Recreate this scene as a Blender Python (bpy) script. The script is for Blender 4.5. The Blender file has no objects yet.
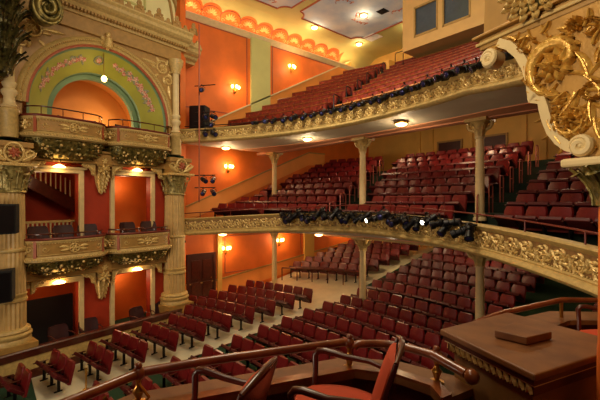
import bpy, math, random
from mathutils import Vector, Matrix
random.seed(7)
S = bpy.context.scene
COL = S.collection
PI = math.pi
EYE = 5.7
# ------------------------------------------------------------------ materials
def lin(c):
    return tuple(((x/255.0)/12.92 if x/255.0 <= .04045 else ((x/255.0+.055)/1.055)**2.4) for x in c)
def mat(name, rgb, rough=.5, metal=0.0, var=.12, vscale=6.0, bump=0.0, bscale=30.0, emit=None, estr=0.0, rgb2=None, coat=0.0, spec=.5):
    m = bpy.data.materials.new(name); m.use_nodes = True
    nt = m.node_tree; b = nt.nodes['Principled BSDF']
    b.inputs['Roughness'].default_value = rough; b.inputs['Metallic'].default_value = metal
    b.inputs['Specular IOR Level'].default_value = spec
    if coat: b.inputs['Coat Weight'].default_value = coat; b.inputs['Coat Roughness'].default_value = .15
    c = lin(rgb)
    c2 = lin(rgb2) if rgb2 else tuple(x*(1-var) for x in c)
    tc = nt.nodes.new('ShaderNodeTexCoord'); no = nt.nodes.new('ShaderNodeTexNoise')
    no.inputs['Scale'].default_value = vscale; no.inputs['Detail'].default_value = 4
    nt.links.new(tc.outputs['Object'], no.inputs['Vector'])
    rp = nt.nodes.new('ShaderNodeValToRGB')
    rp.color_ramp.elements[0].position = .35; rp.color_ramp.elements[1].position = .65
    rp.color_ramp.elements[0].color = (*c2, 1); rp.color_ramp.elements[1].color = (*c, 1)
    nt.links.new(no.outputs['Fac'], rp.inputs['Fac']); nt.links.new(rp.outputs['Color'], b.inputs['Base Color'])
    if bump:
        n2 = nt.nodes.new('ShaderNodeTexNoise'); n2.inputs['Scale'].default_value = bscale; n2.inputs['Detail'].default_value = 3
        nt.links.new(tc.outputs['Object'], n2.inputs['Vector'])
        bp = nt.nodes.new('ShaderNodeBump'); bp.inputs['Strength'].default_value = bump; bp.inputs['Distance'].default_value = .02
        nt.links.new(n2.outputs['Fac'], bp.inputs['Height']); nt.links.new(bp.outputs['Normal'], b.inputs['Normal'])
    if emit:
        b.inputs['Emission Color'].default_value = (*lin(emit), 1); b.inputs['Emission Strength'].default_value = estr
    return m
M = {}
M['orange'] = mat('orange plaster', (228,112,34), .6, vscale=1.2, var=.16, bump=.05)
M['orange2'] = mat('light orange wainscot', (236,150,70), .6, vscale=1.2, var=.1)
M['yellow'] = mat('ochre yellow plaster', (226,176,84), .6, vscale=1.5, var=.1)
M['amber'] = mat('amber plaster', (214,132,50), .6, vscale=1.5, var=.1)
M['redwall'] = mat('deep red plaster', (176,54,24), .55, vscale=2, var=.2)
M['cream'] = mat('cream painted plaster', (220,196,142), .5, vscale=5, var=.12)
M['cream2'] = mat('antique cream moulding', (200,170,104), .45, vscale=12, var=.25, bump=.15, bscale=60)
M['tan'] = mat('tan painted plaster', (172,132,68), .5, vscale=6, var=.2)
M['soffit'] = mat('grey cream soffit', (216,204,180), .6, vscale=2, var=.08)
M['peach'] = mat('peach soffit band', (228,160,118), .6, vscale=2, var=.08)
M['gold'] = mat('gold leaf', (230,186,92), .3, metal=.35, vscale=25, rgb2=(196,146,64), bump=.3, bscale=50)
M['goldc'] = mat('creamy gold relief', (232,206,136), .34, metal=.25, vscale=30, rgb2=(186,146,76), bump=.2, bscale=70)
M['golddark'] = mat('aged green gold', (146,128,66), .32, metal=.5, vscale=9, rgb2=(66,64,32), bump=.3, bscale=50)
M['capgold'] = mat('light aged capital gold', (186,168,104), .34, metal=.35, vscale=9, rgb2=(122,108,58), bump=.3, bscale=50)
M['olive'] = mat('olive plaster', (196,190,116), .6, vscale=1, var=.1)
M['ceil'] = mat('pale blue grey painted ceiling', (208,210,206), .7, vscale=.9, rgb2=(172,186,200))
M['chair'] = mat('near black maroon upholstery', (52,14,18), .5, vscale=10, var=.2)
M['booth'] = mat('buff booth paint', (206,160,92), .6, vscale=3, var=.08)
M['colcream'] = mat('warm cream column paint', (204,170,108), .5, vscale=5, var=.15)
M['darkleaf'] = mat('dark bronze green leaf', (96,90,46), .22, metal=.5, vscale=9, rgb2=(34,34,18), bump=.3, bscale=50)
M['paleyellow'] = mat('pale yellow plaster', (234,222,158), .6, vscale=2, var=.08)
M['ground'] = mat('shade brown relief ground', (150,112,62), .5, vscale=12, var=.3)  # brown stands in for the shadows between the gilded scrolls
M['rose'] = mat('painted lens glint', (255,250,235), .3, emit=(255,244,220), estr=8)  # emission painted on a lens in place of a reflected glint
M['green'] = mat('yellow green vault paint', (160,158,52), .55, vscale=1.5, var=.14)
M['teal'] = mat('sage green band', (112,142,98), .55, vscale=3, var=.15)
M['carpet'] = mat('dark green carpet', (28,62,34), .95, vscale=40, var=.3)
M['floor'] = mat('pale cream stone floor', (226,216,184), .45, vscale=2.5, var=.1)
M['step'] = mat('dark green stair carpet', (22,40,26), .95, vscale=20, var=.3)
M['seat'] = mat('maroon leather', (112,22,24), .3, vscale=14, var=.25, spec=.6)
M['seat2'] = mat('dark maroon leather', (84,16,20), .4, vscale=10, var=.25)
M['wood'] = mat('dark mahogany', (84,32,18), .3, vscale=8, var=.35, coat=.3)
M['woodred'] = mat('polished red mahogany', (140,74,36), .28, vscale=7, rgb2=(104,48,20), coat=.4)
M['ledge'] = mat('brown varnished ledge', (132,84,42), .5, vscale=5, rgb2=(108,64,30))
M['bench'] = mat('red brown bench leather', (128,40,18), .65, vscale=7, rgb2=(92,24,12), spec=.3)
M['benchwood'] = mat('tan bench wood', (196,128,66), .5, vscale=9, rgb2=(150,88,40))
M['iron'] = mat('black iron', (22,18,18), .45, metal=.4)
M['black'] = mat('black lamp housing', (16,15,20), .35, metal=.3)
M['lens'] = mat('bluish glass lens', (60,60,110), .08, metal=.6)
M['brass'] = mat('brass', (186,136,60), .28, metal=.9)
M['railred'] = mat('dark red painted rail', (112,38,28), .4)
M['railpink'] = mat('dull rose metal rail', (160,84,70), .35, metal=.2)
M['velvet'] = mat('orange red velvet', (190,66,26), .8, vscale=5, var=.15)
M['door'] = mat('dark brown door wood', (74,30,20), .4, vscale=6, var=.3)
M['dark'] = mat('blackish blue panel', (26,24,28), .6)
M['glass'] = mat('dark booth glass', (70,76,80), .12, spec=.9)
M['white'] = mat('white painted metal', (232,230,222), .5)
M['bulb'] = mat('warm glowing glass', (255,220,160), .4, emit=(255,196,110), estr=14)
M['bulbs'] = mat('glowing sconce bulb', (255,220,160), .4, emit=(255,186,96), estr=18)
M['paintred'] = mat('painted roses', (190,70,50), .6, vscale=20, rgb2=(214,190,160))
M['paintgrey'] = mat('painted leaves', (150,150,120), .6, vscale=20, rgb2=(110,116,80))
M['redtrim'] = mat('brick red moulding', (172,86,52), .5, vscale=10, var=.2)
M['speaker'] = mat('black cloth speaker', (14,14,16), .8)
# ------------------------------------------------------------------ mesh builder
class MB:
    def __init__(s): s.v = []; s.f = []
    def add(s, vs, fs, M4=None):
        o = len(s.v)
        s.v += [tuple(M4 @ Vector(v)) if M4 else tuple(v) for v in vs]
        s.f += [tuple(i+o for i in f) for f in fs]
        return s
    def box(s, x0, x1, y0, y1, z0, z1, M4=None):
        return s.add([(x0,y0,z0),(x1,y0,z0),(x1,y1,z0),(x0,y1,z0),(x0,y0,z1),(x1,y0,z1),(x1,y1,z1),(x0,y1,z1)],
                     [(0,3,2,1),(4,5,6,7),(0,1,5,4),(1,2,6,5),(2,3,7,6),(3,0,4,7)], M4)
    def prism(s, poly, h0, h1, fn=None):
        """poly of (a,b), extruded along c from h0 to h1; fn(a,b,c)->xyz"""
        fn = fn or (lambda a,b,c: (a,b,c)); n = len(poly)
        vs = [fn(a,b,h0) for a,b in poly]+[fn(a,b,h1) for a,b in poly]
        fs = [tuple(range(n-1,-1,-1)), tuple(range(n,2*n))]+[(i,(i+1)%n,n+(i+1)%n,n+i) for i in range(n)]
        return s.add(vs, fs)
    def grid(s, rows, close=False, M4=None):
        """rows: list of equal-length point lists"""
        n = len(rows[0]); vs = [p for r in rows for p in r]; fs = []
        for i in range(len(rows)-1):
            for j in range(n if close else n-1):
                k = (j+1) % n
                fs.append((i*n+j, i*n+k, (i+1)*n+k, (i+1)*n+j))
        return s.add(vs, fs, M4)
    def lathe(s, prof, seg=20, a0=0, a1=2*PI, c=(0,0,0), M4=None, flute=0, fd=0):
        full = abs(a1-a0-2*PI) < 1e-6; n = seg if full else seg+1; rows = []
        for r, z in prof:
            rr = []
            for j in range(n):
                a = a0+(a1-a0)*j/seg
                q = r*(1-(fd if (flute and j % 2) else 0))
                rr.append((c[0]+q*math.cos(a), c[1]+q*math.sin(a), c[2]+z))
            rows.append(rr)
        s.grid(rows, full, M4)
        if full:
            o = len(s.v)-len(prof)*n
            s.f.append(tuple(o+j for j in range(n-1,-1,-1))); s.f.append(tuple(o+(len(prof)-1)*n+j for j in range(n)))
        return s
    def tube(s, path, r, seg=8, M4=None):
        P = [Vector(p) for p in path]; n = len(P)
        R = r if isinstance(r, (list, tuple)) else [r]*n
        rows = []; up = None
        for i in range(n):
            t = (P[min(i+1,n-1)]-P[max(i-1,0)]).normalized()
            if up is None:
                up = Vector((0,0,1)) if abs(t.z) < .9 else Vector((1,0,0))
            up = (up-t*up.dot(t)).normalized(); b = t.cross(up)
            rows.append([tuple(P[i]+(up*math.cos(2*PI*j/seg)+b*math.sin(2*PI*j/seg))*R[i]) for j in range(seg)])
        s.grid(rows, True, M4)
        o = len(s.v)-n*seg
        s.f.append(tuple(o+j for j in range(seg-1,-1,-1))); s.f.append(tuple(o+(n-1)*seg+j for j in range(seg)))
        return s
    def blob(s, c, r, seg=8, rings=5, M4=None):
        rx, ry, rz = (r if isinstance(r, (list, tuple)) else (r,r,r))
        T = Matrix.Translation(c) @ (M4 if M4 else Matrix.Identity(4)) @ Matrix.Diagonal((rx,ry,rz,1))
        vs = [(0,0,-1)]; fs = []
        for i in range(1, rings):
            a = -PI/2+PI*i/rings
            for j in range(seg):
                b = 2*PI*j/seg; vs.append((math.cos(a)*math.cos(b), math.cos(a)*math.sin(b), math.sin(a)))
        vs.append((0,0,1)); L = len(vs)-1
        for j in range(seg):
            fs.append((0, 1+(j+1)%seg, 1+j)); fs.append((L, L-seg+j, L-seg+(j+1)%seg))
        for i in range(rings-2):
            for j in range(seg):
                fs.append((1+i*seg+j, 1+i*seg+(j+1)%seg, 1+(i+1)*seg+(j+1)%seg, 1+(i+1)*seg+j))
        return s.add(vs, fs, T)
    def sweep(s, path, prof, closed_prof=True, zs=None):
        """path: plan points (x,y); prof: (o,z) with o = offset to the RIGHT of travel. zs: per point z offset"""
        rows = []; n = len(path)
        for i,(x,y) in enumerate(path):
            a = Vector(path[max(i-1,0)]); b = Vector(path[min(i+1,n-1)]); t = (b-a).normalized()
            nx, ny = t.y, -t.x; dz = zs[i] if zs else 0
            rows.append([(x+nx*o, y+ny*o, z+dz) for o,z in prof])
        s.grid(rows, closed_prof)
        if closed_prof:
            m = len(prof); o = len(s.v)-n*m
            s.f.append(tuple(o+j for j in range(m-1,-1,-1))); s.f.append(tuple(o+(n-1)*m+j for j in range(m)))
        return s
    def build(s, name, m, parent=None, smooth=False, bevel=0, props=None):
        me = bpy.data.meshes.new(name); me.from_pydata(s.v, [], s.f)
        me.validate(); me.update()
        import bmesh
        bm = bmesh.new(); bm.from_mesh(me); bmesh.ops.recalc_face_normals(bm, faces=bm.faces); bm.to_mesh(me); bm.free()
        me.materials.append(M[m] if isinstance(m, str) else m)
        if smooth:
            me.shade_smooth()
            try: me.set_sharp_from_angle(angle=math.radians(50))
            except Exception: pass
        o = bpy.data.objects.new(name, me); COL.objects.link(o)
        if parent: o.parent = parent
        if bevel:
            b = o.modifiers.new('bevel', 'BEVEL'); b.width = bevel; b.segments = 2; b.limit_method = 'ANGLE'
        for k, v in (props or {}).items(): o[k] = v
        return o
def tag(o, label, cat, group=None, kind=None):
    o['label'] = label; o['category'] = cat
    if group: o['group'] = group
    if kind: o['kind'] = kind
    return o
def thing(name, label, cat, loc=(0,0,0), rz=0, group=None):
    o = bpy.data.objects.new(name, None); COL.objects.link(o); o.empty_display_size = .2
    o.location = loc; o.rotation_euler = (0,0,rz)
    return tag(o, label, cat, group)
def struct(o):
    o['kind'] = 'structure'; return o
def copy_tree(o, parent=None):
    c = o.copy(); COL.objects.link(c); c.parent = parent
    for ch in o.children: copy_tree(ch, c)
    return c
def place(proto, used, loc, rz, label=None, group=None):
    """the first use moves the prototype itself, later ones copy it"""
    if proto.name in used: o = copy_tree(proto)
    else: used.add(proto.name); o = proto
    o.location = loc; o.rotation_euler = (0,0,rz)
    if label: o['label'] = label
    if group: o['group'] = group
    return o
USED = set()
ORD = ['first','second','third','fourth','fifth','sixth','seventh','eighth','ninth','tenth','eleventh','twelfth','thirteenth','fourteenth','fifteenth','sixteenth','seventeenth','eighteenth','nineteenth','twentieth','twenty-first','twenty-second','twenty-third','twenty-fourth','twenty-fifth','twenty-sixth','twenty-seventh','twenty-eighth','twenty-ninth','thirtieth']
# ---- ornament shapes in a local (a,b,c) frame: a along, b up, c outward
def spiral(mb, fn, ca, cb, R, turns=1.6, start=0, cw=1, r0=.02, r1=.03, n=26, seg=6, c0=0.0, rad_out=1.0):
    P = []; rr = []
    for i in range(n+1):
        t = i/n; rad = R*(1-t)**.85*rad_out+R*.1; a = start+cw*2*PI*turns*t
        P.append(fn(ca+rad*math.cos(a), cb+rad*math.sin(a), c0+.3*r1)); rr.append(r0+(r1-r0)*math.sin(PI*min(1,t*1.1))*1.0)
    mb.tube(P, rr, seg)
def leafc(mb, fn, a, b, ang, L, w, h=.02, seg=5, curl=0.6):
    """a raised acanthus lobe lying on the surface"""
    rows = []
    for i in range(seg+1):
        t = i/seg; aa = ang+curl*t; x = a+L*t*math.cos(ang+curl*t*.5); y = b+L*t*math.sin(ang+curl*t*.5)
        ww = w*math.sin(PI*min(.98, .12+.86*t))**.7; px, py = -math.sin(aa), math.cos(aa)
        rows.append([fn(x+px*ww*k, y+py*ww*k, (h*(1-k*k)+.002)*(1+.5*t)) for k in (-1,-.5,0,.5,1)])
    mb.grid(rows)
def rosette(mb, fn, a, b, R, pet=6, h=.03):
    for i in range(pet):
        leafc(mb, fn, a+.1*R*math.cos(2*PI*i/pet), b+.1*R*math.sin(2*PI*i/pet), 2*PI*i/pet, R, R*.36, h, 5, .15)
    # centre boss
    rows = []
    for i in range(4):
        q = R*.26*math.cos(i/3*PI/2); rows.append([fn(a+q*math.cos(2*PI*j/8), b+q*math.sin(2*PI*j/8), h*(1+.8*math.sin(i/3*PI/2))) for j in range(8)])
    mb.grid(rows, True)
def acanthus(mb, c, r, z0, z1, ang, out, width, M4=None):
    """an upright leaf against a bell, curling out at its tip"""
    rows = []
    for i in range(8):
        t = i/7; z = z0+(z1-z0)*(t if t < .8 else .8+(t-.8)*(-.3 if t > .9 else .6)); rad = r+out*(t**2.2)
        w = width*(math.sin(PI*(.2+.72*t))**.6)*(1 if i%2 == 0 else .8)
        row = []
        for k in (-1,-.5,0,.5,1):
            rr2 = rad+.02*(1-abs(k)); row.append((c[0]+rr2*math.cos(ang)-w*k*math.sin(ang), c[1]+rr2*math.sin(ang)+w*k*math.cos(ang), c[2]+z))
        rows.append(row)
    mb.grid(rows, M4=M4)
    mb.tube([(c[0]+(r+out*(i/5)**2.2+.02)*math.cos(ang), c[1]+(r+out*(i/5)**2.2+.02)*math.sin(ang), c[2]+z0+(z1-z0)*min(1,i/5*1.0)*.96) for i in range(6)], width*.14, 5, M4)
# ================================================================== layout helpers
def E(r): return EYE+r                              # height given relative to eye level
def W(s, w, z): return (-15.3-.196*s+.981*w, .84+.981*s+.196*w, z)   # opposite box wall: along, outwards, up
WYAW = math.atan2(.981, -.196)
def WB(mb, s0, s1, w0, w1, z0, z1):
    n = len(mb.v); mb.box(s0, s1, w0, w1, z0, z1)
    mb.v[n:] = [W(*v) for v in mb.v[n:]]; return mb
def pin(o, root):
    """parent a mesh written in world coordinates"""
    o.parent = root; o.matrix_parent_inverse = Matrix.LocRotScale(root.location, root.rotation_euler, None).inverted(); return o
def part(mb, name, m, root, **k): return pin(mb.build(name, m, None, **k), root)
def catmull(pts, n):
    out = []
    P = [pts[0]]+list(pts)+[pts[-1]]
    for i in range(1, len(P)-2):
        for j in range(n):
            t = j/n; a, b, c, d = P[i-1], P[i], P[i+1], P[i+2]
            out.append(tuple(.5*((2*b[k])+(-a[k]+c[k])*t+(2*a[k]-5*b[k]+4*c[k]-d[k])*t*t+(-a[k]+3*b[k]-3*c[k]+d[k])*t**3) for k in range(2)))
    out.append(tuple(pts[-1])); return out
RC = 24.0; CX = -8.7
def rowy(x, y0): return y0-(RC-math.sqrt(RC*RC-(x-CX)**2))
def rowang(x): return -math.asin((x-CX)/RC)
XL, XR, YB = -17.8, 1.2, 21.5
def orch_z(y):
    return 0 if y < 3 else (.09*(y-3) if y < 12 else .81+.2*(y-12))
# ================================================================== floor
def strip_floor(name, x0, x1, y0, y1, m, dz, fn=orch_z, ny=24):
    mb = MB(); rows = []
    for y in sorted({y0, y1, *[q for q in (3, 12) if y0 < q < y1], *[y0+(y1-y0)*i/ny for i in range(ny+1)]}):
        rows.append([(x0, y, fn(y)+dz), (x1, y, fn(y)+dz)])
    mb.grid(rows)
    for r in rows: r.reverse()
    mb.grid([[(x,y,z-.04) for x,y,z in r] for r in rows])
    return struct(mb.build(name, m))
strip_floor('floor', -20, 2.5, -4, 22, 'floor', 0)
strip_floor('floor_carpet', -12.35, 1.0, -3.5, 12.4, 'carpet', .015)
strip_floor('floor_carpet', -10.6, 1.0, 12.4, 14.6, 'carpet', .015)
strip_floor('floor_carpet', -12.35, 1.0, 14.6, 21, 'carpet', .015)
strip_floor('floor_carpet', -16.5, -12.35, -3.5, 1.1, 'carpet', .012)
# ================================================================== room shell
mb = MB(); mb.box(XL-.3, XL, 6.6, YB+.3, -.1, E(9.35)); struct(mb.build('wall_side', 'orange'))
mb = MB(); mb.box(XL-.3, XR+.8, YB, YB+.3, -.1, E(10.4)); struct(mb.build('wall_back', 'yellow'))
mb = MB(); mb.box(XR+.2, XR+.5, 2.5, YB+.3, -.1, E(10.4)); struct(mb.build('wall_near', 'amber'))
mb = MB(); mb.box(XL-3, XR+4, -8.3, -8, -.1, E(10.4)); struct(mb.build('wall_stage', 'redwall'))
mb = MB(); mb.box(XL-3, XR+4, -8.3, YB+.3, E(10.2), E(10.4)); struct(mb.build('ceiling', 'olive'))
mb = MB(); mb.box(-20, -17.9, -8, 6.6, -.1, .0); struct(mb.build('floor_passage', 'carpet'))
# stair-side wainscot bands following each rake
def band(name, pts, h, m, x=XL, th=.06, y_side=1):
    mb = MB(); lo = [(y, z) for y, z in pts]; hi = [(y, z+h) for y, z in reversed(pts)]
    mb.prism(lo+hi, x, x+th, lambda a, b, c: (c, a, b)); return struct(mb.build(name, m))
band('trim_1', [(6.9, E(-5.0)), (9.3, E(-4.95)), (21.5, E(-3.4))], .75, 'orange2')
band('trim_2', [(6.9, E(-4.25)), (9.3, E(-4.2)), (21.5, E(-2.65))], .07, 'tan', th=.1)
band('trim_3', [(6.9, E(-1.35)), (15.6, E(2.2)), (17.0, E(2.25))], .75, 'orange2')
band('trim_4', [(6.9, E(-.62)), (15.6, E(2.95)), (17.0, E(2.97))], .07, 'tan', th=.1)
band('trim_5', [(8.2, E(2.9)), (19.5, E(8.9))], .75, 'amber')
band('trim_6', [(8.2, E(3.65)), (19.5, E(9.65))], .08, 'cream', th=.12)
# pilasters on the side wall
mb = MB()
mb.box(XL, XL+.12, 11.3, 12.6, E(3.3), E(9.3)); struct(mb.build('trim_7', 'olive'))
mb = MB(); mb.box(XL, XL+.12, 9.25, 9.5, 0, E(-1.5)); struct(mb.build('trim_8', 'yellow'))
mb = MB(); mb.box(XL, XL+.15, 15.2, 16.0, 0, E(-1.5)); struct(mb.build('trim_9', 'yellow'))
# raised panel lines
def frame_lines(name, y0, y1, z0, z1, w=.05, x=XL, m='redtrim'):
    mb = MB()
    for a in ((y0,y1,z0,z0+w),(y0,y1,z1-w,z1),(y0,y0+w,z0+w,z1-w),(y1-w,y1,z0+w,z1-w)): mb.box(x, x+.03, a[0], a[1], a[2], a[3])
    return struct(mb.build(name, m))
frame_lines('trim_10', 7.0, 11.1, E(4.6), E(9.0)); frame_lines('trim_11', 12.8, 18.4, E(6.2), E(9.0)); frame_lines('trim_12', 9.7, 15.0, E(-3.9), E(-1.9))
# cornice along the side wall and the orange cove with its shell stencils
mb = MB(); mb.sweep([(XL, YB), (XL, 6.6)], [(-.0, E(9.0)), (-.1, E(9.04)), (-.13, E(9.12)), (-.26, E(9.2)), (-.26, E(9.26)), (-.0, E(9.26))])
mb.v = [(2*XL-x, y, z) if x < XL else (x, y, z) for x, y, z in mb.v]
struct(mb.build('trim_13', 'cream', smooth=True))
cove_r = 1.25
def cove(t, y, o=0):   # t: 0 at the wall, 1 at the ceiling
    a = PI/2*t; return (XL-.25+cove_r-(cove_r-o)*math.cos(a), y, E(10.2)-cove_r+ (cove_r-o)*math.sin(a) - .0)
mb = MB(); mb.grid([[cove(i/8, y) for i in range(9)] for y in (6.0, YB)]); struct(mb.build('trim_14', 'olive', smooth=True))
mb = MB(); rows = []
n = 190
for i in range(n+1):
    y = 6.2+(18.55-6.2)*i/n; ph = ((y-6.2)/1.1) % 1.0
    tt = .46+.22*math.sqrt(max(0, 1-(2*ph-1)**2)); 
    rows.append([cove(tt*k/6, y, .012) for k in range(7)])
mb.grid(rows); cv = struct(mb.build('trim_15', 'orange', smooth=True))
st = MB(); ol = MB()
for k in range(11):
    yc = 6.2+1.1*(k+.5)
    if yc > 18.4: break
    R = .42 if k % 3 else .5
    fn = lambda a, b, c, yc=yc: cove(.40+b/(cove_r*PI/2), yc+a, .014+c)
    for q in range(7):
        an = PI*(q+.5)/7; leafc(st, fn, .08*math.cos(an), -.04+.06*math.sin(an), an, R*.62, .05, .02, 4, .1)
    spiral(st, fn, -.42, -.14, .1, 1.2, 0, 1, .012, .02, 12, 4); spiral(st, fn, .42, -.14, .1, 1.2, PI, -1, .012, .02, 12, 4)
    ol.tube([fn(R*1.25*math.cos(PI*j/12), R*.95*math.sin(PI*j/12)-.02, .01) for j in range(13)], .022, 4)
struct(st.build('trim_16', 'goldc')); struct(ol.build('trim_17', 'redtrim'))
# painted ceiling panels: blue-grey field, brown scalloped border, branch paintings
def ceil_panel(idx, x0, x1, y0, y1, zc):
    def outline(d):
        P = []
        c = .55
        for (cx, cy, a0) in ((x1-d, y0+d, PI/2), (x1-d, y1-d, PI), (x0+d, y1-d, 3*PI/2), (x0+d, y0+d, 0)):
            for j in range(7):
                a = a0+PI/2*(6-j)/6 if False else a0+PI/2*(6-j)/6
                P.append((cx+c*math.cos(a), cy+c*math.sin(a)))
        return P
    mb = MB(); mb.prism(outline(0), zc-.012, zc); f = struct(mb.build('ceiling_panel', 'ceil'))
    b = MB(); P = outline(0); P2 = P+[P[0]]
    b.tube([(x, y, zc-.02) for x, y in P2], .05, 6); struct(b.build('ceiling_panel_border', 'redtrim'))
    br = MB(); rose = MB(); rnd = random.Random(idx)
    for k in range(7):
        x = rnd.uniform(x0+1, x1-1); y = rnd.uniform(y0+.8, y1-.8); a = rnd.uniform(0, 6.28); P = []
        for j in range(9):
            P.append((x, y, zc-.015)); a += rnd.uniform(-.9, .9); x += .16*math.cos(a); y += .16*math.sin(a)
            if j % 2: leafc(br, lambda p, q, c: (p, q, zc-.014-c), x, y, a+1.2, .17, .05, .008, 4)
            if j % 3 == 1: rosette(rose, lambda p, q, c: (p, q, zc-.014-c), x+.05, y, .09, 5, .01)
        br.tube(P, .018, 4)
    struct(br.build('ceiling_painting_branches', 'redtrim')); struct(rose.build('ceiling_painting_roses', 'paintred'))
ZC = E(10.2)
ceil_panel(3, -16.0, -9.6, 13.0, 18.2, ZC); ceil_panel(5, -16.0, -9.6, 6.8, 12.4, ZC)
# ceiling of the far corner, low tan wall behind the last bench, projection booth
bt = thing('projection_booth', 'tan projection booth with two dark glazed panes above the top gallery rows', 'booth', (-7.5, 17.5, E(7.5)))
mb = MB()
F0, F1 = 16.2, 16.4
mb.box(-11.2, -3.0, F0, F1, E(7.5), E(8.06)); mb.box(-11.2, -3.0, F0, F1, E(9.45), E(10.2))
for a, b in ((-11.2, -10.5), (-9.3, -9.0), (-7.75, -3.0)): mb.box(a, b, F0, F1, E(8.06), E(9.45))
mb.box(-11.2, -11.0, F1, YB, E(7.5), E(10.2)); mb.box(-11.0, -3.0, F1, YB, E(7.5), E(7.6))
part(mb, 'wall_shell', 'booth', bt)
for a, b in ((-10.5, -9.3), (-9.0, -7.75)):
    mb = MB(); mb.box(a, b, F0+.08, F0+.1, E(8.06), E(9.45)); g = part(mb, 'glass_pane', 'glass', bt)
    mb = MB()
    for q in ((a-.04,a+.04,E(8.0),E(9.5)),(b-.04,b+.04,E(8.0),E(9.5)),(a,b,E(8.0),E(8.1)),(a,b,E(9.41),E(9.5))): mb.box(q[0],q[1],F0-.03,F0+.05,q[2],q[3])
    part(mb, 'pane_frame', 'tan', bt)
mb = MB(); mb.box(-17.6, -15.0, 20.2, YB, E(7.8), E(9.2)); struct(mb.build('wall_parapet', 'yellow'))
# ================================================================== balconies
FP = catmull([(-16.6, 6.75), (-15.7, 7.45), (-14.0, 8.5), (-11.4, 9.65), (-8.7, 10.15), (-6.0, 9.9), (-3.9, 9.2), (-1.7, 7.75), (-.2, 6.2)], 10)
def ftop_lo(x): return -.42-.45*min(1, abs(x-CX)/8.0)**1.5
def ftop_hi(x): return 3.22+.12*max(0, min(1, (x+14)/6))-.17*max(0, x+4.6)
def arc_back(off):  # fascia path pushed back
    return [(x, y+off) for x, y in FP]
def plen(P):
    L = [0]
    for a, b in zip(P, P[1:]): L.append(L[-1]+math.dist(a, b))
    return L
FL = plen(FP)
def at_s(s, o=0):
    for i in range(len(FP)-1):
        if s <= FL[i+1] or i == len(FP)-2:
            t = (s-FL[i])/(FL[i+1]-FL[i]); a, b = Vector(FP[i]), Vector(FP[i+1])
            p = a+(b-a)*t; d = (b-a).normalized(); return (p.x+d.y*o, p.y-d.x*o, math.atan2(d.y, d.x))
def yfas(x):
    for a, b in zip(FP, FP[1:]):
        if a[0] <= x <= b[0]: return a[1]+(b[1]-a[1])*(x-a[0])/(b[0]-a[0])
    return FP[0][1] if x < FP[0][0] else FP[-1][1]
def balcony(name, label, topf, T, soff_front, soff_back, seg=.44, bandh=.36, seed=1):
    t = thing(name, label, 'balcony', (CX, 10, E(-1.5 if T > .7 else 2.6)))
    zs = [E(topf(x)) for x, y in FP]
    mb = MB(); mb.sweep(FP, [(-.22, -.12), (-.22, 0), (.05, 0), (.08, -.03), (.06, -.07), (.02, -.1), (0, -.13)], True, zs); part(mb, 'cap_rail', 'cream2', t, smooth=True)
    mb = MB(); mb.sweep(FP, [(-.2, -.12), (.0, -.12), (.0, -T+.2), (-.2, -T+.2)], True, zs); part(mb, 'parapet_front', 'ground', t, smooth=True)
    mb = MB(); mb.sweep(FP, [(-.1, -T+.22), (.03, -T+.22), (.06, -T+.19), (.05, -T+.16), (.13, -T+.13), (.16, -T+.07), (.13, -T+.01), (.05, -T-.02), (-.1, -T-.02)], True, zs); part(mb, 'roll_moulding', 'cream2', t, smooth=True)
    # beads under the cap
    mb = MB(); s = .05
    while s < FL[-1]-.05:
        x, y, a = at_s(s, .02); mb.blob((x, y, E(topf(x))-T+.235), .022, 5, 4); s += .075
    part(mb, 'bead_course', 'cream2', t, smooth=True, props={'kind': 'stuff'})
    mb = MB(); s = .3; k = 0
    while s < FL[-1]-.2:
        x, y, a = at_s(s); zc = E(topf(x))-(.17 if T > .7 else .13)-bandh/2
        def fn(p, q, c, s=s, zc=zc):
            X, Y, A = at_s(max(0, min(FL[-1], s+p)), c+.002); return (X, Y, zc+q)
        cw = 1 if k % 2 == 0 else -1; h = bandh/2
        spiral(mb, fn, 0, 0, h*.86, 1.5, PI*(.5 if cw > 0 else -.5), cw, .016, .03, 22, 5)
        rosette(mb, fn, 0, 0, h*.5, 5, .035)
        for q in range(7):
            aa = q*.9+k; leafc(mb, fn, h*.75*math.cos(aa), h*.6*math.sin(aa), aa+.7, h*.75, h*.24, .03, 4, .9)
        leafc(mb, fn, -seg/2, -cw*h*.75, cw*1.1, h*1.3, h*.25, .035, 5, .8); leafc(mb, fn, seg/2, cw*h*.8, PI+cw*1.0, h*1.0, h*.22, .03, 5, .8)
        s += seg; k += 1
    part(mb, 'scrollwork', 'goldc', t, smooth=True)
    # underside
    mb = MB(); rows = []
    for (x, y), z in zip(FP, zs):
        yb = 11.9; rows.append([(x, y, z-T-.02), (x, y+.6, (z-T-.02)*.6+E(soff_front)*.4), (x, max(y+.9, yb), E(soff_front))])
    mb.grid([r[:2] for r in rows]); q = [[tuple(Vector(r[1])*.45+Vector(r[2])*.55), r[2]] for r in rows]; mb.grid([[r[1], g[0]] for r, g in zip(rows, q)]); part(mb, 'soffit_slope', 'soffit', t, smooth=True)
    mb = MB(); mb.grid([[(a[0], a[1], a[2]-.03) for a in g] for g in q]); mb.grid([[g[0], (g[0][0], g[0][1], g[0][2]-.03)] for g in q]); part(mb, 'soffit_band', 'peach', t, smooth=True)
    return t
b1 = balcony('balcony', 'curved first balcony with gilded scrollwork front, carried over the orchestra seats', ftop_lo, .75, -1.52, -1.5, seed=1)
b2 = balcony('balcony', 'upper gallery balcony with gilded scrollwork front and lamps under its soffit', ftop_hi, .62, 2.57, 2.57, bandh=.3, seg=.4, seed=2)
mb = MB(); mb.box(XL, XR, 11.75, 12.15, E(-1.6), E(-1.45)); part(mb, 'column_beam', 'cream2', b1)
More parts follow.
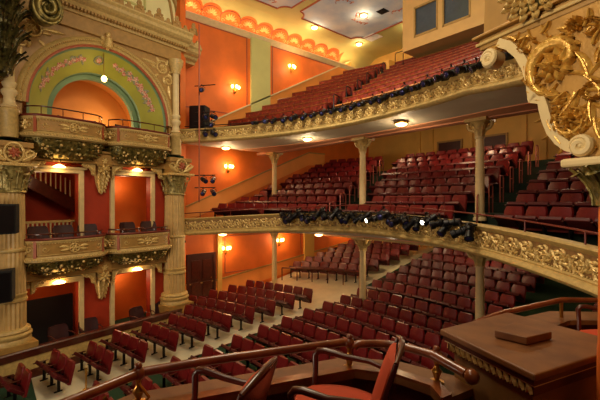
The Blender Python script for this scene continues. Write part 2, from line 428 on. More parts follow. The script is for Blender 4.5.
mb = MB(); mb.box(XL, XR, 11.75, 12.15, E(2.52), E(2.66)); part(mb, 'column_beam', 'peach', b2)
mb = MB(); mb.box(XL, XR, 11.8, YB, E(-1.55), E(-1.45)); part(mb, 'soffit_panel', 'soffit', b1)
mb = MB(); mb.grid([[(XL, 11.9, E(2.6)), (XR, 11.9, E(2.6))], [(XL, YB, E(5.2)), (XR, YB, E(5.2))]]); part(mb, 'soffit_panel', 'peach', b2)
# stepped terraces
def terrace(t, base, slope, y00, pitch, n, xl=XL, xr=XR):
    mb = MB(); xs = [xl+(xr-xl)*i/30 for i in range(31)]
    front = [[(x, yfas(x)+.05, E(base)-.0) for x in xs]]
    for k in range(n):
        z = E(base)+slope*pitch*k
        ya = [rowy(x, y00+pitch*k-.5) for x in xs]; yb = [rowy(x, y00+pitch*(k+1)-.5) for x in xs]
        if k == 0: ya = [min(a, yfas(x)) + .02 for a, x in zip(ya, xs)]
        if k == n-1: yb = [YB for _ in xs]
        front.append([(x, y, z) for x, y in zip(xs, ya)]); front.append([(x, y, z) for x, y in zip(xs, yb)])
    front.pop(0)
    mb.grid(front); part(mb, 'stepped_floor', 'step', t)
terrace(b1, -1.1, .4, 11.1, .85, 9)
terrace(b2, 3.25, .53, 10.9, 1.0, 9)
# ================================================================== columns under the balconies
def make_column(h, name='column'):
    t = thing(name, 'column', 'column')
    mb = MB(); mb.lathe([(.2, 0), (.2, .08), (.17, .12), (.19, .17), (.15, .22)], 20); mb.build('base', 'cream', t, smooth=True)
    mb = MB(); mb.lathe([(.14, .2), (.135, h*.5), (.12, h-.62), (.15, h-.6), (.15, h-.56), (.12, h-.54)], 20); mb.build('shaft', 'cream', t, smooth=True)
    mb = MB(); mb.lathe([(.12, h-.56), (.15, h-.4), (.24, h-.14), (.3, h-.1)], 16)
    for i in range(8): acanthus(mb, (0,0,h-.56), .13, 0, .26, PI*i/4, .08, .06)
    for i in range(4): acanthus(mb, (0,0,h-.4), .17, 0, .3, PI/4+PI*i/2, .2, .09)
    mb.box(-.34, .34, -.34, .34, h-.1, h)
    for sx in (-1, 1):
        mb.tube([(sx*.2,0,h-.35),(sx*.32,0,h-.3),(sx*.38,0,h-.2),(sx*.36,0,h-.1)], [.05,.05,.06,.05], 6)
    mb.build('capital', 'cream2', t, smooth=True)
    return t
CXS = [(-16.4, 'beside the orange side wall'), (-10.2, 'in the middle of the row'), (-5.4, 'nearest the near side seats')]
for i, (x, wd) in enumerate(CXS):
    z0 = orch_z(12); c = make_column(E(-1.52)-z0); c.location = (x, 11.95, z0); c['label'] = 'slim cream column under the first balcony, '+wd; c['group'] = 'slim columns'
    z0 = E(-1.0)+.35; c = make_column(E(2.55)-z0); c.location = (x, 11.95, z0); c['label'] = 'slim cream column rising from the first balcony seats, '+wd; c['group'] = 'slim columns'
# ================================================================== seats
def build_seat_parts(t, far=False):
    # faces -Y; origin on the floor under the middle of the seat
    w = .268
    rows = []
    for i in range(6):
        a = i/5; z = .33+.6*a; y = .13+.14*a
        wd = w*(1 if a < .8 else 1-.18*(a-.8)/.2)
        rows.append([(-wd, y, z), (-wd*.92, y-.035, z), (-wd*.4, y-.05, z), (0, y-.052, z), (wd*.4, y-.05, z), (wd*.92, y-.035, z), (wd, y, z), (wd, y+.03, z), (0, y+.04, z), (-wd, y+.03, z)])
    mb = MB(); mb.grid(rows, True); n = 10
    o = len(mb.v)-n*6; mb.f.append(tuple(range(o, o+n))); mb.f.append(tuple(range(o+5*n, o+6*n)))
    back = mb
    mb2 = MB()  # seat cushion, tipped up
    Rm = Matrix.Translation((0, .1, .42)) @ Matrix.Rotation(math.radians(-38), 4, 'X')
    mb2.box(-.262, .262, -.42, 0, -.05, .05, Rm)
    mb3 = MB()
    for x in (-.285,):
        mb3.box(x-.018, x+.018, -.1, .12, 0, .035); mb3.box(x-.016, x+.016, -.02, .06, .03, .6); mb3.box(x-.014, x+.014, .04, .26, .38, .5)
    mb4 = MB(); mb4.box(-.31, -.262, -.28, .14, .6, .63)
    mb5 = MB(); mb5.box(-.24, .24, .215, .235, .46, .8)
    return back, mb2, mb3, mb4
def make_seat(name, cat, group, seatm='seat', whole=False):
    back, cu, leg, arm = build_seat_parts(None)
    if whole:
        mb = MB(); mats = []; me_f = []
        for k, b in enumerate((back, cu, leg, arm)):
            mb.add(b.v, b.f); me_f += [k]*len(b.f)
        o = mb.build(name, seatm)
        for m in ('seat2', 'iron', 'wood'): o.data.materials.append(M[m])
        for p, k in zip(o.data.polygons, me_f): p.material_index = k
        o['category'] = cat; o['group'] = group; return o
    t = thing(name, '', cat, group=group)
    b = back.build('backrest', seatm, t, smooth=True); st = MB(); st.box(-.02, .02, .118, .135, .82, .845)
    cu.build('seat_cushion', 'seat2', t, bevel=.02)
    leg.build('iron_standard', 'iron', t); arm.build('armrest', 'wood', t, bevel=.008)
    return t
SP = .575
def aisle(y0): return -10.9-.30*(y0-10.9)
def seat_row(xa, xb, y0, zf, protos, lab, side, sp=SP):
    """fills a row from xa (the aisle end) to xb with seats along the arc"""
    n = int(abs(xb-xa)/sp); d = 1 if xb > xa else -1; out = []
    for i in range(n):
        x = xa+d*(i+.5)*sp; y = rowy(x, y0)
        dist = math.hypot(x, y)
        p = protos[0] if dist < 15.5 else protos[1]
        o = place(p, USED, (x, y, zf(x, y)), rowang(x)+random.uniform(-.02, .02), lab(i), None)
        out.append(o)
    return out
vis_limit = lambda x, y: True
pa = make_seat('theatre_chair', 'theatre seat', 'maroon orchestra seats'); pb = make_seat('theatre_chair', 'theatre seat', 'maroon orchestra seats', whole=True)
nrow = 0
def in_view(x, y, z, m=25):
    d = -.766*x+.643*y; l = .643*x+.766*y
    if d < 1: return False
    px = 300+374*l/d; py = 200-374*(z-EYE)/d
    return -m < px < 600+m and -m < py < 400+m
def seats_block(name_rows, x_of, protos, zf, text, sp=SP):
    k = 0
    for y0 in name_rows:
        xa, xb = x_of(y0); n = int(abs(xb-xa)/sp+.01); d = 1 if xb > xa else -1; any_ = False
        for i in range(n):
            x = xa+d*(i+.5)*sp; y = rowy(x, y0); z = zf(x, y, k)
            if not in_view(x, y, z+.5): continue
            if any(math.hypot(x-q, y-11.95) < .5 for q, _ in CXS): continue
            any_ = True
            p = protos[0] if math.hypot(x, y) < 16 else protos[1]
            place(p, USED, (x, y, z), rowang(x)+random.uniform(-.02, .02), text(k, i), None)
        k += 1
zo = lambda x, y, k: orch_z(y)
def boxfront_x(y): return -15.3-.196*((y-.84)/.981)+.88
seats_block([1.0+1.04*k for k in range(11)], lambda y0: (-12.55, max(-17.2, boxfront_x(y0-1) if y0 < 7.6 else -17.0)), (pa, pb), zo,
    lambda k, i: f'maroon seat near the box parapet, {ORD[k]} row from stage, {ORD[i]} from green aisle')
seats_block([15.2+.95*k for k in range(6)], lambda y0: (-12.55, -17.3), (pa, pb), zo,
    lambda k, i: f'maroon seat behind the white cross aisle, {ORD[k]} row back, {ORD[i]} from aisle')
seats_block([2.05+1.045*k for k in range(18)], lambda y0: (-11.1, -5.2), (pa, pb), zo,
    lambda k, i: f'maroon middle orchestra seat, {ORD[k]} row from stage, {ORD[i]} from green aisle')
seats_block([9.4+1.045*k for k in range(11)], lambda y0: (-3.3, .6), (pa, pb), zo,
    lambda k, i: f'maroon near side orchestra seat, {ORD[k]} row back, {ORD[i]} from its aisle')
# first balcony
pc = make_seat('balcony_chair', 'balcony seat', 'maroon balcony seats'); pd = make_seat('balcony_chair', 'balcony seat', 'maroon balcony seats', whole=True)
zb = lambda x, y, k: E(-1.1)+.34*k
rows_b = [11.1+.85*k for k in range(9)]
seats_block(rows_b, lambda y0: (aisle(y0)-.5, -17.5), (pc, pd), zb,
    lambda k, i: f'maroon balcony seat toward orange wall, {ORD[k]} row back, {ORD[i]} from the steps')
seats_block(rows_b, lambda y0: (-5.85, aisle(y0)+.5), (pc, pd), zb,
    lambda k, i: f'maroon middle balcony seat, {ORD[k]} row back, {ORD[i]} from the tall railed steps')
seats_block(rows_b, lambda y0: (-4.35, .9), (pc, pd), zb,
    lambda k, i: f'maroon balcony seat beyond the tall railed steps, {ORD[k]} row back, {ORD[i]} from them')
seats_block([10.25], lambda y0: (-14.2, -17.5), (pc, pd), zb, lambda k, i: f'maroon seat of the short foremost balcony row by the boxes, {ORD[i]} from its inner end')
t = thing('aisle_post', 'short brass aisle post with a cream top standing on the white floor by the seats', 'post', (-12.75, 2.3, 0))
mb = MB(); mb.lathe([(.09, 0), (.09, .02), (.025, .04), (.022, .6), (.035, .62), (.035, .66)], 12); mb.build('post', 'brass', t, smooth=True); mb = MB(); mb.blob((0,0,.69), .04, 10, 6); mb.build('finial', 'cream', t, smooth=True)
# gallery benches
def gallery_bench(xa, xb, y0, z, label, sm='bench'):
    t = thing('gallery_bench', label, 'bench', (((xa+xb)/2), rowy((xa+xb)/2, y0), z), 0, 'upper gallery benches')
    n = max(2, int(abs(xb-xa)/.12)); A = MB(); B = MB(); ra = []; rb = []; rt = []
    for i in range(n+1):
        x = xa+(xb-xa)*i/n; y = rowy(x, y0); a = -rowang(x); sx, sy = math.sin(a), math.cos(a)
        g = .012 if (i % 4 == 0) else -.012
        P = lambda d, h: (x+sx*d, y+sy*d, z+h)
        ra.append([P(.12+g, .36), P(.2+g, .78), P(.21, .82), P(.25, .82), P(.25, .36)])
        rb.append([P(.12, .36), P(-.02-g, .44), P(-.26+g, .5), P(-.29, .45), P(.06, .3)] if sm != 'bench' else [P(.12, .36), P(.0-g, .44), P(-.1+g, .52), P(-.15, .5), P(.0, .3)]); rt.append([P(.19, .82), P(.19, .86), P(.27, .86), P(.27, .82)])
    A.grid(ra, True); B.grid(rb, True)
    for Q, r in ((A, ra), (B, rb)):
        o = len(Q.v)-5*(n+1); Q.f.append(tuple(range(o, o+5))); Q.f.append(tuple(range(o+5*n, o+5*n+5)))
    part(A, 'backrest', 'bench', t); part(B, 'seat', sm, t)
    D = MB(); D.grid(rt, True); D.f.append((0, 1, 2, 3)); D.f.append((4*n, 4*n+1, 4*n+2, 4*n+3)); part(D, 'top_rail', 'woodred', t)
    for q in (.04, .5, .96):
        C = MB(); x = xa+(xb-xa)*q; y = rowy(x, y0); C.box(x-.02, x+.02, y-.1, y+.24, z, z+.46); part(C, 'support', 'iron', t)
    k = int(abs(xb-xa)/.5)
    for j in range(k):
        x = xa+(xb-xa)*(j+.5)/k
        if not in_view(x, rowy(x, y0), z+.7, 2): continue
        y = rowy(x, y0); a = -rowang(x); s = STUD if 'STUD' in globals() else None
        if s is None:
            m = MB(); m.blob((0,0,0), (.022,.012,.022), 6, 4); globals()['STUD'] = s = m.build('number_plate', 'brass')
            o = s
        else: o = s.copy(); COL.objects.link(o)
        o.location = (x+math.sin(a)*.17, y+math.cos(a)*.17, z+.70); pin(o, t)
    return t
for k in range(9):
    y0 = 10.9+1.0*k; z = E(3.25)+.53*k; ay = -10.9-.33*(y0-10.9)
    gallery_bench(ay-.45, -17.1+.05*k, y0, z, f'long red gallery bench between side wall and gallery steps, {ORD[k]} row from the front')
    if k < 8: gallery_bench(-3.4, ay+.45, y0, z, f'long red gallery bench beyond the gallery steps, {ORD[k]} row from the front', 'benchwood')
# gallery step railings
def hoop(name, label, x, y, z, w, h, ang, m='railred', r=.022, mid=True, group=None):
    t = thing(name, label, 'handrail', (x, y, z), ang, group)
    mb = MB(); mb.tube([(-w/2, 0, 0), (-w/2, 0, h-.06), (-w/2+.06, 0, h), (w/2-.06, 0, h), (w/2, 0, h-.06), (w/2, 0, 0)], r, 6); mb.build('hoop', m, t, smooth=True)
    if mid:
        mb = MB(); mb.tube([(-w/2, 0, h*.55), (w/2, 0, h*.55)], r*.7, 6); mb.build('crossbar', m, t)
    return t
for k in range(7):
    hoop('aisle_handrail', f'tall narrow red metal hoop rail on the balcony steps, {ORD[k]} from the front', -5.4, 11.9+.85*k, E(-1.1)+.34*(k+1), .36, .92, PI/2+.1, 'railpink', group='hoop rails on the balcony steps')
for k in range(7):
    y0 = 11.2+.95*k
    hoop('aisle_handrail', f'low red metal hoop rail on the far balcony steps, {ORD[k]} from the front', aisle(y0)-.1, rowy(aisle(y0), y0), E(-1.05)+.38*k, .55, .95, PI/2+.3, 'railpink', group='hoop rails on the far balcony steps')
for k in range(6):
    y0 = 11.4+1.25*k; ay = -10.9-.33*(y0-10.9)
    hoop('gallery_handrail', f'black hoop rail on the gallery steps, {ORD[k]} from the front', ay, rowy(ay, y0), E(3.25)+.53*(y0-10.9), .5, .9, PI/2+.3, 'iron', group='gallery step rails')
hoop('gallery_handrail', 'black hoop rail standing alone in front of the booth beside the top row', -11.9, 16.9, E(6.4), .5, 1.5, 0, 'iron')
# rails on top of both balcony fronts
for (nm, lab, tf, h, m, s0, s1) in (('front_rail', 'thin dark red metal rail along the first balcony front', ftop_lo, .24, 'railred', .2, FL[-1]-.1), ('front_rail', 'low dark rail along the upper gallery front', ftop_hi, .14, 'iron', .2, FL[-1]-.1)):
    t = thing(nm, lab, 'rail', (CX, 10, E(tf(CX))))
    P = []; n = 90
    for i in range(n+1):
        x, y, a = at_s(s0+(s1-s0)*i/n, -.12); P.append((x, y, E(tf(x))+h))
    mb = MB(); mb.tube(P, .02, 6); part(mb, 'top_rail', m, t)
    for i in range(12):
        x, y, a = at_s(s0+(s1-s0)*(i+.5)/12, -.12); mb = MB(); mb.tube([(x, y, E(tf(x))-.01), (x, y, E(tf(x))+h)], .016, 6); part(mb, 'post', m, t)
t = thing('front_rail', 'raised rectangular red rail above the balcony front at the head of the steps', 'rail', (-6.2, 10.2, E(-.45)))
mb = MB(); mb.tube([(-7.6, 10.3, E(-.45)), (-7.6, 10.3, E(.1)), (-5.6, 10.15, E(.1)), (-5.6, 10.15, E(-.45))], .022, 6); part(mb, 'frame', 'railred', t)
# low railing before the rear orchestra seats
t = thing('parterre_rail', 'low dark metal rail in front of the rear seats under the balcony', 'rail', (-15, 14.2, orch_z(14.2)))
for i in range(6):
    x = -17.3+i*.95; y = rowy(x, 14.75); mb = MB(); mb.box(x-.02, x+.02, y-.02, y+.02, orch_z(y), orch_z(y)+.72); part(mb, 'post', 'wood', t)
mb = MB(); mb.tube([(-17.3+.95*i, rowy(-17.3+.95*i, 14.75), orch_z(rowy(-17.3+.95*i, 14.75))+.72) for i in range(6)], .035, 6); part(mb, 'top_rail', 'wood', t)
# ================================================================== opposite box wall
WT = .35
def wallpiece(name, s0, s1, z0, z1, m, w0=-.65, w1=-.3):
    mb = MB(); WB(mb, s0, s1, w0, w1, z0, z1); return struct(mb.build(name, m))
# lower two tiers: wall with four doorways
T1, T2, T3 = E(-5.42), E(-1.86), E(2.0)      # floors of the three box tiers
A0, A1, B0, B1 = .15, 1.9, 3.15, 4.75
for (f, top, inner) in ((T1, E(-2.85), E(-3.0)), (T2, E(1.12), E(.98))):
    for a, b in ((-1.5, A0), (A1, B0), (B1, 6.3)): wallpiece('wall_box', a, b, f-.3, inner, 'redwall')
for a, z0, z1 in ((0, E(-3.0), T2-.3), (0, E(.98), T3+.3)): wallpiece('wall_box', -1.5, 6.3, z0, z1, 'redwall')
wallpiece('wall_box', -1.5, 6.3, 0, T1-.3+.01, 'redwall')
# rooms behind
for (f, ceil, ma, mb_) in ((T1, E(-2.5), 'dark', 'orange'), (T2, E(1.6), 'redwall', 'orange')):
    wallpiece('wall_passage', -1.5, 2.45, f, ceil, 'redwall' if ma == 'redwall' else 'orange', -2.6, -2.5)
    wallpiece('wall_passage', 2.45, 6.3, f, ceil, mb_, -2.3, -2.2)
    wallpiece('wall_passage', 2.4, 2.5, f, ceil, 'orange', -2.5, -.65)
    wallpiece('wall_passage', -1.6, -1.5, f, ceil, 'redwall', -2.5, -.3)
    wallpiece('floor_box', -1.5, 6.3, f-.1, f, 'carpet', -2.6, 0)
    wallpiece('ceiling_box', -1.5, 6.3, ceil, ceil+.1, 'orange', -2.6, -.65)
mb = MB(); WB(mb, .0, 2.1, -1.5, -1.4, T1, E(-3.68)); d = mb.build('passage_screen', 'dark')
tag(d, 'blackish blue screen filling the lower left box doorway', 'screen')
# cream casings
def casing(idx, a, b, f, inner, outer):
    mb = MB()
    WB(mb, a-.16, a, -.3, -.18, f, inner); WB(mb, b, b+.16, -.3, -.18, f, inner); WB(mb, a-.16, b+.16, -.3, -.18, inner, inner+.14)
    WB(mb, a-.24, b+.24, -.3, -.1, inner+.14, inner+.22)
    return struct(mb.build('trim_%d' % idx, 'cream', bevel=.01))
casing(20, A0+.02, A1-.02, T1, E(-3.0), 0); casing(21, B0+.02, B1-.02, T1, E(-2.95), 0); casing(22, A0+.02, A1-.02, T2, E(.98), 0); casing(23, B0+.02, B1-.02, T2, E(1.0), 0)
# entablature bands under tiers two and three
for idx, z0, z1 in ((24, E(-2.72), T2-.12), (25, E(1.35), E(1.85))):
    mb = MB(); WB(mb, -.9, 6.1, -.3, .05, z0, z1); WB(mb, -.9, 6.1, -.3, .12, z1-.08, z1); WB(mb, -.9, 6.1, -.3, .09, z0, z0+.06); struct(mb.build('trim_%d' % idx, 'tan', bevel=.01))
# stairs seen in the upper left opening
st = thing('staircase', 'dark staircase with cream balusters seen through the second tier left doorway', 'stairs', W(1.2, -2.0, T2))
mb = MB(); prof = []
mb.prism([(-.3, E(1.55)), (-.3, E(1.1)), (2.3, E(-.5)), (2.3, E(.05))], -1.9, -1.8, lambda a, b, c: W(a, c, b)); part(mb, 'stringer', 'wood', st)
mb = MB()
for i in range(8):
    s = .0+.25*i; z = E(1.45)-.57*(s+.3)*.98; WB(mb, s, s+.3, -2.5, -1.9, z-.12, z)
part(mb, 'steps', 'wood', st)
for i in range(9):
    s = .8+.17*i; z = E(1.5)-.57*(s+.3); mb = MB(); mb.tube([W(s, -1.85, z-.05), W(s, -1.85, z+.7)], .028, 6); part(mb, 'baluster', 'cream', st)
bt_ = thing('low_balustrade', 'low cream balustrade behind the second tier left box', 'balustrade', W(.9, -1.0, T2))
mb = MB(); WB(mb, -.3, 2.0, -1.05, -.95, E(-.84), E(-.76)); part(mb, 'hand_rail', 'cream2', bt_)
for i in range(16):
    s = -.2+.14*i; mb = MB(); mb.lathe([(.03, T2), (.04, T2+.3), (.022, T2+.7), (.035, E(-.84))], 8, c=(0,0,0)); x, y, _ = W(s, -1.0, 0); mb.v = [(a+x, b+y, c) for a, b, c in mb.v]; part(mb, 'baluster', 'cream', bt_)
# -------- the big arch of the third tier
AS, AZ, AR, IR = 2.78, E(3.25), 2.58, 1.55
def ang_pts(r, n=40, a0=0, a1=PI): return [(AS+r*math.cos(a0+(a1-a0)*i/n), AZ+r*math.sin(a0+(a1-a0)*i/n)) for i in range(n+1)]
def spandrel(mb, r, s0, s1, z0, z1, w0, w1):
    P = ang_pts(r)     # from s=AS+r round to AS-r
    for w in (w0, w1):
        rows = []
        top = [(s1+(s0-s1)*i/40, z1) for i in range(41)]
        mb.grid([[W(s, w, z) for s, z in P], [W(s, w, z) for s, z in top]])
    mb.grid([[W(s, w0, z) for s, z in P], [W(s, w1, z) for s, z in P]])
    WB(mb, s0, AS-r, w0, w1, z0, AZ); WB(mb, AS+r, s1, w0, w1, z0, AZ)
    mb.grid([[W(s1, w0, AZ), W(s1, w1, AZ)], [W(s1, w0, z1), W(s1, w1, z1)]])
mb = MB(); spandrel(mb, AR+.12, -.9, 6.05, T3, E(6.3), -.5, -.05); struct(mb.build('wall_arch', 'tan'))
mb = MB(); P = ang_pts(AR+.0); prof = [(.0, -.1), (.02, .02), (.1, .06), (.16, .02), (.22, .07), (.3, .03), (.36, -.08)]
mb.grid([[W(AS+(AR+o)*math.cos(PI*i/48), w, AZ+(AR+o)*math.sin(PI*i/48)) for o, w in prof] for i in range(49)]); struct(mb.build('trim_30', 'cream2', smooth=True))
mb = MB(); mb.tube([W(AS+(AR+.0)*math.cos(PI*i/48), -.0, AZ+(AR+.0)*math.sin(PI*i/48)) for i in range(49)], .05, 6); struct(mb.build('trim_31', 'redtrim', smooth=True))
mb = MB(); n = 110
for i in range(n+1):
    a = PI*i/n; mb.blob(W(AS+(AR+.19)*math.cos(a), .06, AZ+(AR+.19)*math.sin(a)), .028, 5, 4)
struct(mb.build('trim_32', 'goldc', smooth=True))
# coloured vault: teal edge, green soffit, inner teal edge
def vault(name, r0, w0, r1, w1, m, idx, down=True):
    mb = MB(); rows = []
    for r, w in ((r0, w0), ((r0+r1)/2+.0, (w0+w1)/2), (r1, w1)):
        row = []
        row += [W(AS+r, w, T3)] + [W(AS+r*math.cos(PI*i/48), w, AZ+r*math.sin(PI*i/48)) for i in range(49)] + [W(AS-r, w, T3)]
        rows.append(row)
    mb.grid(rows); return struct(mb.build('trim_%d' % idx, m, smooth=True))
vault('v', AR, -.05, AR-.1, -.12, 'teal', 33); vault('v', AR-.1, -.12, IR+.22, -.75, 'green', 34); vault('v', IR+.22, -.75, IR+.18, -.95, 'teal', 35); vault('v', IR+.18, -.95, IR, -.95, 'teal', 36); vault('v', IR, -.95, IR-.0, -1.15, 'teal', 37)
wallpiece('wall_niche', AS-3.2, AS+3.2, T3-.1, E(5.9), 'amber', -2.35, -2.25)
wallpiece('floor_box', -1.2, 6.2, T3-.1, T3, 'carpet', -2.3, 0)
mb = MB(); mb.grid([[W(AS+IR*1.3*math.cos(PI*i/32), w, AZ+IR*1.15*math.sin(PI*i/32)) for i in range(33)] for w in (-1.1, -2.3)]); struct(mb.build('ceiling_niche', 'amber', smooth=True))
# painted rose garland and medallion on the green vault
def vpt(th, q, c=0):  # q 0..1 from outer to inner edge
    r = AR-.1+(IR+.22-AR+.1)*q; w = -.12+(-.75+.12)*q; return W(AS+(r-c*.5)*math.cos(th), w+c*.8+.01, AZ+(r-c*.5)*math.sin(th))
g1 = MB(); g2 = MB(); rnd = random.Random(3)
for side in (0, 1):
    for i in range(46):
        t = i/45; th = PI*(.1+.33*t) if side == 0 else PI*(.60+.30*t)
        if side == 1 and .35 < t < .7 and i % 3: continue
        q = .42+.06*math.sin(i*1.1)+rnd.uniform(-.04, .04)
        fn = lambda a, b, c, th=th, q=q: vpt(th+a/AR, q-b, c)
        if i % 3 == 0: rosette(g1, fn, 0, 0, rnd.uniform(.09, .14), 5, .012)
        else: leafc(g2, fn, 0, 0, rnd.uniform(0, 6.28), rnd.uniform(.16, .26), .06, .008, 4, .5)
fn = lambda a, b, c: vpt(PI*.52+a/AR, .42-b, c)
g2.tube([fn(.2*math.cos(2*PI*i/20), .17*math.sin(2*PI*i/20), .01) for i in range(21)], .03, 5); rosette(g1, fn, 0, 0, .12, 6, .015)
struct(g1.build('trim_38', 'paintred')); struct(g2.build('trim_39', 'paintgrey'))
# spandrel ornament
for k, (s_c, fl) in enumerate(((5.15, 1), (.35, -1))):
    mb = MB(); fn = lambda a, b, c, s_c=s_c, fl=fl: W(s_c+fl*a, -.05+c, E(5.75)+b)
    spiral(mb, fn, 0, 0, .3, 1.6, .5, 1, .03, .05, 24, 6); spiral(mb, fn, .28, -.5, .2, 1.4, 2.5, -1, .025, .045, 20, 6); rosette(mb, fn, 0, 0, .16, 6, .05)
    for q in range(7): leafc(mb, fn, .3*math.cos(q), .3*math.sin(q)-.1, q*.9, .28, .07, .04, 5, .8)
    leafc(mb, fn, -.3, .1, PI-.1, .7, .08, .04, 6, .1); leafc(mb, fn, .3, -.7, -PI/2+.1, .6, .08, .04, 6, .1)
    struct(mb.build('trim_%d' % (40+k), 'goldc', smooth=True))
# frieze and cornice
mb = MB(); WB(mb, -1.2, 6.05, -.5, .02, E(6.25), E(6.75)); WB(mb, -1.2, 6.05, -.5, .08, E(6.2), E(6.28)); struct(mb.build('trim_42', 'tan', bevel=.01))
def wsweep(mb, s0, s1, prof):
    rows = [[W(s, w, z) for w, z in prof] for s in (s0, s1)]; mb.grid(rows, True); n = len(prof); o = len(mb.v)-2*n
    mb.f.append(tuple(range(o, o+n))); mb.f.append(tuple(range(o+n, o+2*n)))
CP = [(-.5, 6.72), (.1, 6.75), (.14, 6.85), (.3, 6.92), (.36, 7.02), (.5, 7.08), (.6, 7.16), (.62, 7.28), (.7, 7.36), (.7, 7.42), (-.5, 7.42)]
mb = MB(); wsweep(mb, -1.6, 6.25, [(w, E(z)) for w, z in CP]); struct(mb.build('trim_43', 'cream2'))
mb = MB(); wsweep(mb, 6.25, 7.1, [(w-.55, E(z-.25)) for w, z in CP]); struct(mb.build('trim_44', 'cream2'))
mb = MB(); s = -1.5
while s < 6.2:
    WB(mb, s, s+.06, .14, .3, E(6.83), E(6.93)); s += .12
struct(mb.build('trim_45', 'tan'))
mb = MB(); k = 0; s = -1.3
while s < 6.3:   # anthemion cresting
    big = k % 2 == 0
    fn = lambda a, b, c, s=s: W(s+a, .66+c*.5, E(7.42)+b)
    h = .5 if big else .24; wd = .22 if big else .17
    pl = [(-wd, 0), (-wd*.9, h*.35), (-wd*.4, h*.5), (-wd*.35, h*.9), (0, h), (wd*.35, h*.9), (wd*.4, h*.5), (wd*.9, h*.35), (wd, 0)]
    mb.prism(pl, -.05, .05, fn)
    if big: rosette(mb, lambda a, b, c, s=s: W(s+a, .69+c, E(7.42)+.24+b), 0, 0, .15, 5, .03)
    s += .42; k += 1
struct(mb.build('trim_46', 'tan'))
for a in (6.45, 6.85):
    mb = MB(); mb.prism([(-.2, 0), (-.17, .12), (-.06, .17), (0, .3), (.06, .17), (.17, .12), (.2, 0)], .05, .15, lambda p, q, c, a=a: W(a+p, c, E(7.17)+q)); struct(mb.build('trim_47', 'cream2'))
# upper wall above the cornice, with panel moulding and arch rib
wallpiece('wall_upper', -3.0, 6.1, E(6.7), E(10.2), 'paleyellow', -.6, -.45)
mb = MB()
P = [W(5.4+.0*i, -.4, E(7.4)) for i in range(1)]
rib = [(6.3, 7.4), (6.25, 8.2), (6.1, 9.0), (5.7, 9.7), (5.2, 10.2)]
mb.tube([W(s, -.42, E(z)) for s, z in rib], .12, 8); mb.tube([W(s-.35, -.42, E(z)) for s, z in rib], .06, 8); struct(mb.build('trim_48', 'tan', smooth=True))
mb = MB()
for a in ((1.5, 4.6, 8.2, 8.28), (1.5, 4.6, 9.4, 9.48), (1.5, 1.58, 8.2, 9.4), (4.52, 4.6, 8.2, 9.4)): WB(mb, a[0], a[1], -.45, -.4, E(a[2]), E(a[3]))
struct(mb.build('trim_49', 'olive'))
# wall return joining the boxes to the side wall
mb = MB(); mb.prism([W(6.05, -.05, 0)[:2], W(6.05, -1.2, 0)[:2], (XL-.3, 6.6), (XL-.3, 7.1), (XL, 7.1), W(6.5, -.3, 0)[:2]], 0, E(10.2)); struct(mb.build('wall_return', 'orange'))
# keystone figure
mb = MB(); fk = lambda a, b, c: W(AS-.02+a, .02+c, E(6.0)+b)
mb.blob(W(AS, .12, E(6.32)), (.1, .1, .13), 8, 6); mb.tube([W(AS, .1, E(5.85)), W(AS, .14, E(6.2))], [.2, .12], 8)
for q in range(8): leafc(mb, fk, 0, 0, q*PI/4, .25, .08, .08, 5, .4)
leafc(mb, fk, 0, .1, PI*.1, .28, .08, .08, 5, .5); leafc(mb, fk, 0, .1, PI*.9, .28, .08, .08, 5, -.5)
struct(mb.build('trim_50', 'goldc', smooth=True))
